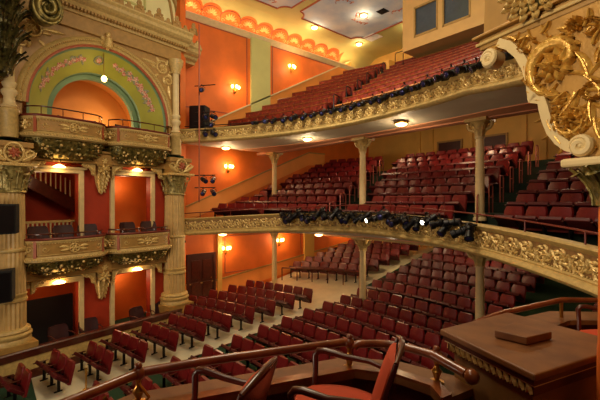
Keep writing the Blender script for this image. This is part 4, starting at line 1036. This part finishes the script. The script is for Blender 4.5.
# next box rail and ledge
t = thing('box_rail', 'thin dark hand rail of the next box beyond the pedestal', 'rail', V(3, 4.9, -1.33))
mb = MB(); mb.tube([V(1.9, 4.05, -1.33), V(2.38, 4.4, -1.33), V(3.48, 4.98, -1.33), V(4.2, 4.95, -1.33)], .034, 10); part(mb, 'rail', 'woodred', t, smooth=True)
for l, d in ((3.48, 4.98), (2.2, 4.27)):
    mb = MB(); mb.tube([V(l, d, -1.6), V(l, d, -1.33)], .022, 8); part(mb, 'stanchion', 'brass', t)
t = thing('near_parapet', 'brown parapet ledge of the next box beyond the pedestal', 'parapet', V(3, 5, FLOORR))
O = [(1.9, 4.25), (2.3, 4.65), (3.5, 5.25), (4.5, 5.2)]; I = [(2.1, 3.85), (2.55, 4.25), (3.5, 4.85), (4.4, 4.85)]
part(ring(O, I, -1.62, -1.56), 'ledge_board', 'ledge', t); part(ring(O, [(a[0]*.4+b[0]*.6, a[1]*.4+b[1]*.6) for a, b in zip(O, I)], -2.2, -1.62), 'parapet_wall', 'wood', t)
# ---- console bracket over the pedestal
B0_ = (1.763, 3.622); BD = (.406, -.914); BN = (-.914, -.406)
def K(tt, r, c=0): return V(B0_[0]+BD[0]*tt+BN[0]*c, B0_[1]+BD[1]*tt+BN[1]*c, r)   # c towards the viewer
KP = {'edge': [(0.226, 1.384), (0.326, 1.32), (0.411, 1.221), (0.474, 1.097), (0.509, 0.978), (0.526, 0.831), (0.535, 0.804), (0.61, 0.778), (0.618, 0.728), (0.643, 0.626), (0.682, 0.523), (0.744, 0.436), (0.817, 0.372), (0.902, 0.34)], 'panel': [(-0.001, 1.469), (0.226, 1.357), (0.326, 1.32), (0.411, 1.221), (0.474, 1.097), (0.509, 0.978), (0.526, 0.831), (0.535, 0.804), (0.61, 0.778), (0.618, 0.728), (0.643, 0.626), (0.682, 0.523), (0.744, 0.436), (0.817, 0.372), (0.902, 0.34), (0.981, 0.317), (1.026, 0.298), (1.272, 0.273), (1.272, 1.454), (1.044, 1.423)], 'volutes': [(0.164, 1.297, 0.085), (0.935, 0.395, 0.08)], 'scrolls': [(0.981, 1.239, 0.07, 1.2, 3, -1, 0.008, 0.018), (1.007, 0.771, 0.08, 1.2, 0, 1, 0.008, 0.02), (0.552, 0.974, 0.05, 1.1, 1, -1, 0.006, 0.012), (0.751, 1.071, 0.24, 1.0, -1.5, -1, 0.014, 0.055), (0.86, 0.607, 0.14, 1.3, 1.8, 1, 0.01, 0.034), (0.5, 1.282, 0.07, 1.2, 0, 1, 0.008, 0.015)], 'rosettes': [(0.744, 1.05, 0.125), (0.86, 0.607, 0.075), (0.881, 1.311, 0.05)], 'leaves': [(0.316, 1.377, 2.9, 0.106, 0.019, 0.4), (0.411, 1.375, 2.2, 0.092, 0.019, 0.6), (0.447, 1.293, 0.6, 0.106, 0.019, 0.7), (0.535, 1.36, 2.9, 0.099, 0.019, 0.5), (0.626, 1.347, 0.4, 0.099, 0.019, 0.7), (0.518, 1.183, -1.2, 0.132, 0.025, 0.6), (0.5, 1.089, -1.0, 0.132, 0.022, 0.5), (0.569, 0.952, -1.3, 0.132, 0.022, 0.5), (0.659, 0.863, -0.7, 0.145, 0.025, 0.6), (0.881, 0.804, -1.9, 0.198, 0.034, -0.5), (0.968, 0.897, 1.7, 0.224, 0.037, 0.5), (0.935, 1.097, 1.9, 0.198, 0.034, 0.5), (0.874, 1.269, 2.4, 0.132, 0.031, 0.6), (0.942, 1.27, 0.9, 0.119, 0.025, 0.7), (0.994, 1.118, 1.2, 0.132, 0.025, -0.6), (1.019, 0.981, 1.4, 0.145, 0.028, -0.6), (0.667, 0.701, -1.5, 0.165, 0.028, 0.5), (0.713, 0.566, -1.3, 0.165, 0.028, 0.5), (0.788, 0.46, -0.8, 0.158, 0.028, 0.5), (0.713, 0.754, 0.8, 0.132, 0.025, -0.5), (0.981, 0.72, -1.7, 0.172, 0.031, 0.5), (1.007, 0.585, -1.5, 0.172, 0.031, 0.5), (0.981, 0.461, -2.2, 0.145, 0.025, 0.5), (0.915, 0.486, 2.8, 0.106, 0.022, -0.5), (0.817, 0.73, 0.3, 0.132, 0.025, 0.8), (1.044, 0.775, 2.0, 0.165, 0.031, 0.4)], 'ab': (0.817, 1.075, 0.24, 0.306), 'beams': [(0, 0, 1.42, 1.46, 'tan'), (0.03, 0.02, 1.46, 1.49, 'cream2'), (0.0, 0.0, 1.49, 1.525, 'tan'), (0.05, 0.05, 1.525, 1.55, 'goldpanel')]}
M['goldpanel'] = mat('tan gilded panel', (190,144,70), .45, metal=.25, vscale=7, var=.25, bump=.2, bscale=40)
t = thing('console_bracket', 'big cream edged console bracket with gilded acanthus scrolls over the pedestal', 'bracket', K(.9, .07))
mb = MB(); mb.prism(KP['panel'], -.06, .06, lambda a, b, c: K(a, b, c)); part(mb, 'panel', 'goldpanel', t)
# cream edge band: offset strip along the curved lower outline
ed = KP['edge']; inn = []
for i, (a, b) in enumerate(ed):
    p0 = Vector(ed[max(0, i-1)]); p1 = Vector(ed[min(len(ed)-1, i+1)]); d_ = (p1-p0).normalized(); inn.append((a-d_.y*.075, b+d_.x*.075))
mb = MB(); n = len(ed)
rows = [[K(a, b, c) for (a, b) in ed] for c in (-.1, .1)]+[[K(a, b, .1) for a, b in inn], [K(a, b, -.1) for a, b in inn]]
mb.grid(list(map(list, zip(*rows))), True); part(mb, 'cream_edge', 'cream', t)
for (a, b, R_) in KP['volutes']:
    mb = MB(); f = lambda p, q, c, a=a, b=b: K(a+p, b+q, c)
    mb.prism([(R_*math.cos(j*PI/12), R_*math.sin(j*PI/12)) for j in range(24)], .0, .1, f); spiral(mb, lambda p, q, c: f(p, q, c+.1), 0, 0, R_*.85, 1.8, PI, -1, .012, .03, 30, 7); mb.blob(K(a, b, .11), R_*.25, 8, 6)
    part(mb, 'end_volute', 'cream', t, smooth=True)
# gilded acanthus scrolls in high relief
mb = MB(); f = lambda a, b, c: K(a, b, .06+c)
def gspiral(ca, cb, R, turns, st, cw, r0, r1):
    spiral(mb, f, ca, cb, R, turns, st, cw, r0, r1, 48, 8)
    for i in range(11):
        a = st+cw*2*PI*turns*i/16; rad = R*(1-i/16)**.85+R*.1
        leafc(mb, f, ca+rad*math.cos(a), cb+rad*math.sin(a), a+cw*1.9, R*.36, R*.09, .025, 6, cw*1.2)
        if i < 12:
            leafc(mb, f, ca+rad*1.08*math.cos(a), cb+rad*1.08*math.sin(a), a+cw*.6, R*.3, R*.09, .03, 5, cw*1.3)
            leafc(mb, f, ca+rad*.98*math.cos(a), cb+rad*.98*math.sin(a), a+cw*1.35, R*.4, R*.12, .045, 6, cw*.9)
for g in KP['scrolls']: gspiral(*g)
for (a, b, R_) in KP['rosettes']: rosette(mb, f, a, b, R_, 9, .045); rosette(mb, lambda p_, q_, c_: f(p_, q_, c_+.03), a, b, R_*.5, 7, .05)
for (a, b, an, L_, w_, cu_) in KP['leaves']:
    if math.hypot(a-KP['rosettes'][0][0], b-KP['rosettes'][0][1]) < .2: continue
    leafc(mb, f, a, b, an, L_, w_, .022, 8, cu_); leafc(mb, f, a, b, an+.6, L_*.7, w_*.5, .018, 6, cu_*1.8); leafc(mb, f, a, b, an-.6, L_*.7, w_*.5, .018, 6, -cu_*1.8); mb.tube([f(a+L_*u*math.cos(an+cu_*.5*u), b+L_*u*math.sin(an+cu_*.5*u), .022+.02*u) for u in (0, .3, .6, .95)], [.012, .011, .009, .005], 6)
part(mb, 'gilded_acanthus', 'gold', t, smooth=True)
# abacus and capital beneath
mb = MB()
mb.prism([(KP['ab'][0], KP['ab'][2]), (1.7, KP['ab'][2]), (1.7, KP['ab'][3]), (KP['ab'][0], KP['ab'][3])], -.16, .16, lambda a, b, c: K(a, b, c)); part(mb, 'abacus', 'cream', t, bevel=.02)
mb = MB(); ac_ = K(1.15, 0); mb.lathe([(.14, E(KP['ab'][2]-.3)), (.17, E(KP['ab'][2]-.15)), (.26, E(KP['ab'][2]))], 16, c=(ac_[0], ac_[1], 0))
for i in range(9): acanthus(mb, (ac_[0], ac_[1], E(KP['ab'][2]-.28)), .15, 0, .28, 2*PI*i/9, .14, .08)
part(mb, 'leaf_capital', 'golddark', t, smooth=True)
mb = MB(); mb.lathe([(.155, E(-2.0)), (.15, E(-1.05)), (.145, E(-1.0)), (.14, E(KP['ab'][2]-.28))], 24, c=(ac_[0], ac_[1], 0)); cc = mb.build('box_column', 'orange', None, smooth=True)
tag(cc, 'smooth orange lit column rising from the pedestal at the far side of the near box', 'column')
# mouldings and entablature above the bracket
t = thing('tier_beam', 'reddish gold moulded beam above the console bracket', 'beam', K(.5, 1.5))
for (o0, o1, z0, z1, m) in KP['beams']:
    mb = MB(); mb.prism([(.03-o0, 0), (2.2, 0), (2.2, 1), (.03-o0, 1)], -.06, .07+o1, lambda a, b, c, z0=z0, z1=z1: K(a, z0+(z1-z0)*b, c)); part(mb, 'moulding', m, t, bevel=.008)
t = thing('tier_beam', 'plain tan underside wall of the box above, behind the leafy boss', 'beam', K(.5, 1.75))
mb = MB(); mb.prism([(0.05, 1.53), (2.2, 1.53), (2.2, 2.6), (0.1, 2.6)], -.3, .04, lambda a, b, c: K(a, b, c)); part(mb, 'panel', 'tan', t)
t = thing('leafy_boss', 'dark green and gold leafy boss under the box above', 'boss', K(.6, 1.85, .06))
mb = MB(); rows = []
for i in range(9):
    q = i/8*PI/2; rows.append([K(.6+.27*math.cos(q)*math.cos(a), 1.78+.27*math.cos(q)*math.sin(a), .04+.16*math.sin(q)) for a in [2*PI*j/20 for j in range(20)]])
mb.grid(rows, True); part(mb, 'bulb', 'golddark', t, smooth=True)
mb = MB()
for k in range(5):
    for i in range(9):
        a = -PI*.02-PI*.96*i/8; r_ = .03+.05*k
        leafc(mb, lambda p, q, c, k=k: K(p, q, .21-.025*k+c), .6+r_*math.cos(a), 1.78+r_*math.sin(a), a, .09, .035, .03, 5, .3)
part(mb, 'leaves', 'goldc', t, smooth=True)
# ================================================================== lamps
def point(name, loc, power, color=(1, .72, .42), r=.08):
    L = bpy.data.lights.new(name, 'POINT'); L.energy = power; L.color = color; L.shadow_soft_size = r
    o = bpy.data.objects.new(name, L); COL.objects.link(o); o.location = loc; return o
def area(name, loc, size, power, color, target, sy=None):
    L = bpy.data.lights.new(name, 'AREA'); L.energy = power; L.color = color; L.size = size
    if sy: L.shape = 'RECTANGLE'; L.size_y = sy
    o = bpy.data.objects.new(name, L); COL.objects.link(o); o.location = loc
    o.rotation_euler = (Vector(target)-Vector(loc)).to_track_quat('-Z', 'Y').to_euler(); return o
# wall sconces
def sconce():
    t = thing('wall_sconce', '', 'wall lamp', group='three armed wall sconces')
    mb = MB(); mb.lathe([(.02, -.22), (.07, -.15), (.08, 0), (.05, .1), (.02, .16)], 10); mb.build('backplate', 'brass', t, smooth=True)
    for k, (dy, dx) in enumerate(((-.2, .1), (0, .2), (.2, .1))):
        mb = MB(); mb.tube([(.03, 0, -.08), (dx*.7, dy*.6, -.12), (dx, dy, -.04), (dx, dy, .04)], .014, 5); a = mb.build('arm', 'brass', t)
        mb = MB(); mb.lathe([(.02, .04), (.06, .08), (.075, .15), (.05, .22)], 10, c=(dx, dy, 0)); mb.build('glass_shade', 'bulbs', a, smooth=True)
    return t
sc = sconce(); SL = []
def wall_at(px, z): pass
for (y, z, lab) in ((9.75, E(-2.68), 'under the first balcony beside the dark door'), (13.3, E(-2.5), 'under the first balcony beyond the first slim column'), (9.9, E(1.65), 'under the gallery above the sloping band'), (10.3, E(5.95), 'on the upper orange wall before the pilaster'), (14.2, E(7.95), 'high on the upper orange wall past the pilaster'), (18.6, E(-1.9), 'under the first balcony far back near the rear seats')):
    o = place(sc, USED, (XL+.04, y, z), 0, 'glowing three armed brass wall sconce '+lab); o['group'] = 'three armed wall sconces'
    point('sconce_light', (XL+.42, y, z+.16), 44, (1, .66, .32), .12)
# lamps under balconies and in the ceiling
def disc_lamp(kind):
    t = thing('ceiling_lamp', '', 'ceiling lamp', group='round ceiling lamps')
    mb = MB(); mb.lathe([(.24, 0), (.25, -.03), (.21, -.06)], 24); rim = mb.build('brass_rim', 'brass', t, smooth=True)
    mb = MB(); mb.lathe([(.2, -.05), (.17, -.1), (.1, -.13), (.01, -.14)], 24); mb.build('glass_bowl', 'bulb', rim, smooth=True)
    return t
dl = disc_lamp(0)
for (x, y, z, lab, pw) in ((-15.6, 8.4, E(-1.52), 'first balcony soffit over the dark door', 44), (-12.6, 11.7, E(-1.52), 'first balcony soffit in the middle of the orange wall', 44), (-9.3, 12.6, E(-1.56), 'first balcony soffit beyond the middle slim column', 26), (-5.2, 13.3, E(-1.56), 'first balcony soffit near the near bank', 26), (-12.0, 17, E(-1.56), 'first balcony soffit over the rear seats', 30), (-8, 17.4, E(-1.56), 'first balcony soffit over the rear middle seats', 30),
        (-16.2, 8.9, E(2.58), 'gallery soffit next to the side wall', 30), (-11.85, 10.35, E(2.62), 'gallery soffit between the first two slim columns', 30), (-7.45, 10.7, E(2.62), 'gallery soffit beyond the middle slim column', 30),
        (-12.5, 15.0, E(3.55), 'rear gallery soffit toward the orange wall, added for fill', 80), (-8.5, 15.5, E(3.68), 'rear gallery soffit over the middle seats, added for fill', 80), (-4.5, 15.0, E(3.55), 'rear gallery soffit over the near seats, added for fill', 80),  # three lamps added to brighten the wall behind the balcony seats
        (-16.3, 14.8, ZC, 'painted ceiling panel near its side wall edge', 40), (-13.5, 15.9, ZC, 'painted ceiling panel centre', 40), (-16.2, 18.6, ZC, 'olive ceiling margin at the back corner', 40), (-12.4, 18.9, ZC-.02, 'olive ceiling beside the projection booth', 40)):
    o = place(dl, USED, (x, y, z), 0, 'round glowing ceiling lamp on the '+lab, 'round ceiling lamps')
    point('lamp_light', (x, y, z-.35), pw, (1, .76, .46), .12)
# shade lamps over the box openings and the arch pendant
for (s, w, z, lab) in ((1.15, .0, E(1.22), 'second tier doorway nearer the stage'), (4.0, .0, E(1.27), 'second tier doorway beside the balcony'), (1.15, .0, E(-2.85), 'ground tier doorway nearer the stage'), (4.0, .0, E(-2.8), 'ground tier doorway beside the balcony')):
    x, y, _ = W(s, w, 0); t = thing('shade_lamp', 'small glowing white shade lamp hanging over the '+lab, 'lamp', (x, y, z), 0, 'shade lamps over the box doorways')
    mb = MB(); mb.lathe([(.015, .16), (.02, .05), (.04, .02)], 8); mb.build('stem', 'brass', t)
    mb = MB(); mb.lathe([(.04, .04), (.12, -.0), (.2, -.05), (.19, -.07)], 18); mb.build('glass_shade', 'bulb', t, smooth=True)
    point('shade_light', (x, y, z-.2), 4.5, (1, .76, .46), .08)
x, y, _ = W(AS-.1, .0, 0); x -= .0; t = thing('globe_lamp', 'small glowing globe lamp hanging in the green arch', 'lamp', (x, y, E(4.65)))
mb = MB(); mb.blob((0, 0, .0), (.1, .1, .12), 12, 8); mb.build('globe', 'bulb', t, smooth=True); mb = MB(); mb.tube([(0, 0, .1), (-.1, 0, 1.0)], .012, 5); mb.build('cord', 'brass', t)
point('globe_light', (x+.3, y, E(4.6)), 14, (1, .76, .46), .1)
point('niche_light', W(AS+.6, -1.5, E(3.1)), 55, (1, .78, .5), .1)
for s, z, p in ((4.2, E(.6), 16), (4.2, E(-3.4), 16), (.8, E(.7), 7), (.8, E(-2.7), 8)): point('passage_light', W(s, -1.6 if s > 2 else -1.0, z), p*1.3, (1, .66, .34), .1)
# ceiling vents
for (x, y, a, m, lab) in ((-15.0, 18.5, .9, 'white', 'square white air vent in the olive ceiling'), (-12.6, 16.4, .5, 'iron', 'small dark air diffuser in the painted ceiling panel')):
    t = thing('air_vent', lab, 'vent', (x, y, ZC)); mb = MB(); mb.box(-a/2, a/2, -a/2, a/2, -.03, 0); mb.build('plate', m, t)
    mb = MB()
    for k in range(4): mb.box(-a*.4, a*.4, -a*.4+a*.22*k, -a*.4+a*.22*k+.03, -.045, -.03)
    mb.build('slats', 'white' if m == 'white' else 'black', t)
# cove light strip (behind the cornice) : small lamps in a row
for i in range(6):
    L = area('cove_light', (XL+.28, 7.4+2.3*i, E(9.32)), 1.9, 15, (1, .54, .22), (XL-.3+.5, 7.4+2.3*i, E(10.6)), .12)
# stage lighting fixtures -----------------------------------------------------
def spotlight(L=.3, r=.12, lm='lens'):
    t = thing('stage_spotlight', '', 'stage light', group='black stage spotlights')
    mb = MB(); mb.lathe([(.04, -.2), (r*.9, -.17), (r, -.1), (r, .05), (r*.75, .07), (r*.75, L-.14), (r*1.0, L-.12), (r*1.0, L)], 14, M4=Matrix.Rotation(PI/2, 4, 'Y')); hs = mb.build('housing', 'black', t, smooth=True)
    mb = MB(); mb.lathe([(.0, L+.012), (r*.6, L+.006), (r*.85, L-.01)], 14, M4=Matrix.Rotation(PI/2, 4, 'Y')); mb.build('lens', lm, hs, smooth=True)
    mb = MB(); mb.tube([(0, r+.02, 0), (0, r+.03, .12), (0, 0, .2), (0, -r-.03, .12), (0, -r-.02, 0)], .014, 5); mb.tube([(0, 0, .2), (0, 0, .27)], .03, 6); mb.build('yoke', 'iron', t)
    return t
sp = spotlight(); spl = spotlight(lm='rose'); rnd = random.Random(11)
def put_spot(x, y, z, yaw, pitch, lab, sc=1.0, group='black stage spotlights', pr=None):
    o = place(pr or sp, USED, (x, y, z), yaw, lab, group); o.rotation_euler = (0, pitch, yaw); o.scale = (sc*.82,)*3; return o
# first balcony rail
t = thing('lighting_bar', 'black pipe carrying the stage lights on the first balcony front', 'pipe', (CX, 9.8, E(-.6)))
def bar(tf, sa, sb, dz, o_, t):
    mb = MB(); P = []
    for i in range(41):
        x, y, a = at_s(sa+(sb-sa)*i/40, o_); P.append((x, y, E(tf(x))+dz))
    mb.tube(P, .026, 6); part(mb, 'pipe', 'iron', t)
    for i in range(9):
        x, y, a = at_s(sa+(sb-sa)*(i+.5)/9, o_); x2, y2, a = at_s(sa+(sb-sa)*(i+.5)/9, .02); mb = MB(); mb.tube([(x, y, E(tf(x))+dz), (x2, y2, E(tf(x))+dz)], .018, 5); part(mb, 'clamp', 'iron', t)
def s_of_x(x):
    for i, p in enumerate(FP):
        if p[0] >= x: return FL[i]
    return FL[-1]
SA, SB = s_of_x(-12.4), s_of_x(-4.3)
bar(ftop_lo, SA, SB, .0, .2, t)
n = 30
for i in range(n):
    lit = i in (2, 7, 15, 23)  # these lenses glow to imitate reflections, the lamps are off
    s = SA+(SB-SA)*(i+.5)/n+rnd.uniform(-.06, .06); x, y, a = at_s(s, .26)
    put_spot(x, y, E(ftop_lo(x))-.1+rnd.uniform(-.12, .1), a-PI/2+rnd.uniform(-1.3, 1.1), rnd.uniform(.1, .8), ('painted-glint ' if lit else '')+f'black stage spotlight on the first balcony front, {ORD[i]} counted from the boxes side', rnd.uniform(.95, 1.3), 'spotlights on the first balcony front', spl if lit else sp)
t = thing('lighting_bar', 'black pipe carrying the stage lights on the gallery front', 'pipe', (CX, 9.8, E(3.2)))
SA2, SB2 = s_of_x(-13.6), s_of_x(-3.0)
bar(ftop_hi, SA2, SB2, .06, .16, t)
n = 24
for i in range(n):
    s = SA2+(SB2-SA2)*(i+.5)/n+rnd.uniform(-.06, .06); x, y, a = at_s(s, .2)
    put_spot(x, y, E(ftop_hi(x))+.0+rnd.uniform(-.03, .03), a-PI/2+rnd.uniform(-.35, .35), rnd.uniform(.2, .6), f'black stage lamp on the gallery front, {ORD[i]} counted from the boxes side', rnd.uniform(.85, 1.1), 'stage lamps on the gallery front')
# vertical boom with lamps beside the boxes
bx, by = W(6.35, .95, 0)[:2]
t = thing('lighting_boom', 'pinkish vertical lighting pole standing between boxes and balconies', 'pole', (bx, by, E(.2)))
mb = MB(); mb.tube([(0, 0, -.3), (0, 0, 7.6)], .035, 8); mb.build('pole', 'redtrim', t)
for k, z in enumerate((.35, .9, 2.9, 3.3, 3.7, 4.9)):
    mb = MB(); mb.tube([(-.25, -.1, z), (.55, .5, z)], .022, 6); mb.build('cross_arm', 'iron', t)
for k, (dz, o1) in enumerate(((.15, .15), (.15, .5), (.7, .15), (.7, .5), (2.75, .2), (2.75, .5), (3.15, .45), (3.5, .2), (3.5, .5), (4.7, .1))):
    put_spot(bx+o1*.9, by+o1*.9, E(.2)+dz, -.6+.3*(k % 3), .35, f'black stage lamp on the vertical lighting pole, {ORD[k]} from the bottom', 1.05, 'lamps on the vertical pole')
x, y, _ = W(6.5, .2, 0); t = thing('loudspeaker', 'tall black loudspeaker standing at the gallery end beside the boxes', 'speaker', (-16.95, 7.9, E(3.25)))
mb = MB(); mb.box(-.4, .4, -.3, .3, 0, 1.25, Matrix.Rotation(.7, 4, 'Z')); mb.build('cabinet', 'speaker', t, bevel=.02)
mb = MB(); mb.box(-.36, .36, -.33, -.3, .05, 1.2, Matrix.Rotation(.7, 4, 'Z')); mb.build('grille', 'black', t)
# doors and dark openings
def door(idx, M_, w, h, label):
    pass
t = thing('panelled_door', 'dark brown panelled door in the orange wall under the first balcony', 'door', (XL+.03, 8.35, E(-5.0)+.02))
mb = MB(); mb.box(0, .06, -.65, .65, 0, 2.15); lf = mb.build('leaf', 'door', t)
mb = MB()
for a, b in ((-.55, -.06), (.06, .55)):
    for c, d in ((.15, .85), (1.0, 1.95)): mb.box(.06, .09, a, b, c, d)
mb.build('raised_panels', 'wood', lf, bevel=.01)
mb = MB(); mb.box(-.0, .1, -.78, -.65, 0, 2.28); mb.box(0, .1, .65, .78, 0, 2.28); mb.box(0, .1, -.65, .65, 2.15, 2.28); mb.build('door_frame', 'door', t)
mb = MB(); mb.blob((.11, .5, 1.0), .035, 8, 6); mb.build('knob', 'brass', lf)
for (x, w, z, h, lab) in ((-11.5, 1.4, E(1.6), 1.9, 'double door at the back of the first balcony, toward the orange wall'), (-8.9, 1.2, E(1.62), 1.9, 'double door at the back of the first balcony behind the railed steps'), (-11.5, 2.0, orch_z(21.4), 2.1, 'door at the back of the orchestra seats toward the orange wall'), (-8.8, 1.6, orch_z(21.4), 2.1, 'door at the back of the orchestra behind the middle bank')):
    t = thing('rear_door', 'dark '+lab, 'door', (x, YB-.05, z)); mb = MB(); mb.box(-w/2, w/2, -.03, .03, 0, h); mb.build('leaf', 'door', t)
    mb = MB(); mb.box(-w/2-.1, -w/2, -.06, .04, 0, h+.1); mb.box(w/2, w/2+.1, -.06, .04, 0, h+.1); mb.box(-w/2, w/2, -.06, .04, h, h+.1); mb.build('door_frame', 'tan', t)
for k, x in enumerate((-13.6, -12.7, -10.2, -7.4, -6.5)):
    mb = MB(); mb.box(x-.12, x+.12, YB-.12, YB, E(1.5), E(5.2)); struct(mb.build('trim_%d' % (60+k), 'yellow'))
    mb = MB(); mb.box(x-.12, x+.12, YB-.12, YB, orch_z(21.4), E(-1.5)); struct(mb.build('trim_%d' % (70+k), 'yellow'))
# ================================================================== hall lighting: unseen fill lights added around the hall
WM = (1, .80, .56)
area('overhead_fill', (-6.5, 5.0, E(8.6)), 2.6, 520, WM, (-8.5, 6, 0))  # unseen fill added overhead, no fixture is modelled
area('upward_fill', (-7.5, 7.0, E(6.6)), 2.6, 560, (1,.92,.76), (-11.5, 13, E(10)))  # added upward fill that brightens ceiling and gallery
area('stage_side_fill', (-8, -5.5, E(-1.5)), 5.0, 390, (1, .84, .62), (-9, 9, E(1.0)), 2.0)  # fill added from the stage side for soffits, fascias and seats
area('hall_fill', (-4.0, .5, E(6.0)), 3.0, 230, WM, (-13, 11, E(0)))  # general fill added out of view toward boxes and balconies
area('near_box_fill', (-1.6, .2, E(2.6)), .5, 24, (1, .78, .5), (.3, 3.4, E(.9)))  # added fill for the console bracket, not a real fixture
L = bpy.data.lights.new('bracket_fill_spot', 'SPOT'); L.energy = 330; L.color = (1, .82, .54); L.spot_size = math.radians(40); L.spot_blend = .5; L.shadow_soft_size = .08  # spot added out of view to brighten only the bracket
o = bpy.data.objects.new('bracket_fill_spot', L); COL.objects.link(o); o.location = V(-1.6, .9, 2.7); o.rotation_euler = (Vector(K(.75, .95))-Vector(V(-1.6, .9, 2.7))).to_track_quat('-Z', 'Y').to_euler()
wd = bpy.data.worlds.new('World'); S.world = wd; wd.use_nodes = True
wd.node_tree.nodes['Background'].inputs['Color'].default_value = (1, .75, .5, 1); wd.node_tree.nodes['Background'].inputs['Strength'].default_value = .05
# ================================================================== camera
cam = bpy.data.cameras.new('camera'); co = bpy.data.objects.new('camera', cam); COL.objects.link(co)
cam.sensor_width = 36; cam.lens = 36*374/600; cam.clip_start = .05; cam.clip_end = 200
co.location = (0, 0, EYE); co.rotation_euler = (PI/2, 0, math.radians(50)); S.camera = co
S.view_settings.view_transform = 'Standard'; S.view_settings.look = 'None'; S.view_settings.exposure = 0; S.view_settings.gamma = 1
S.cycles.use_denoising = True; S.cycles.max_bounces = 6; S.cycles.diffuse_bounces = 4; S.cycles.sample_clamp_indirect = 6; S.cycles.caustics_reflective = False; S.cycles.caustics_refractive = False
# give top-level meshes an origin at their base
for o in list(S.objects):
    if o.type == 'MESH' and o.parent is None and not o.children and o.location.length < 1e-6 and o.data.users == 1:
        vs = [v.co for v in o.data.vertices]
        c = Vector(((min(v.x for v in vs)+max(v.x for v in vs))/2, (min(v.y for v in vs)+max(v.y for v in vs))/2, min(v.z for v in vs)))
        o.data.transform(Matrix.Translation(-c)); o.location = c
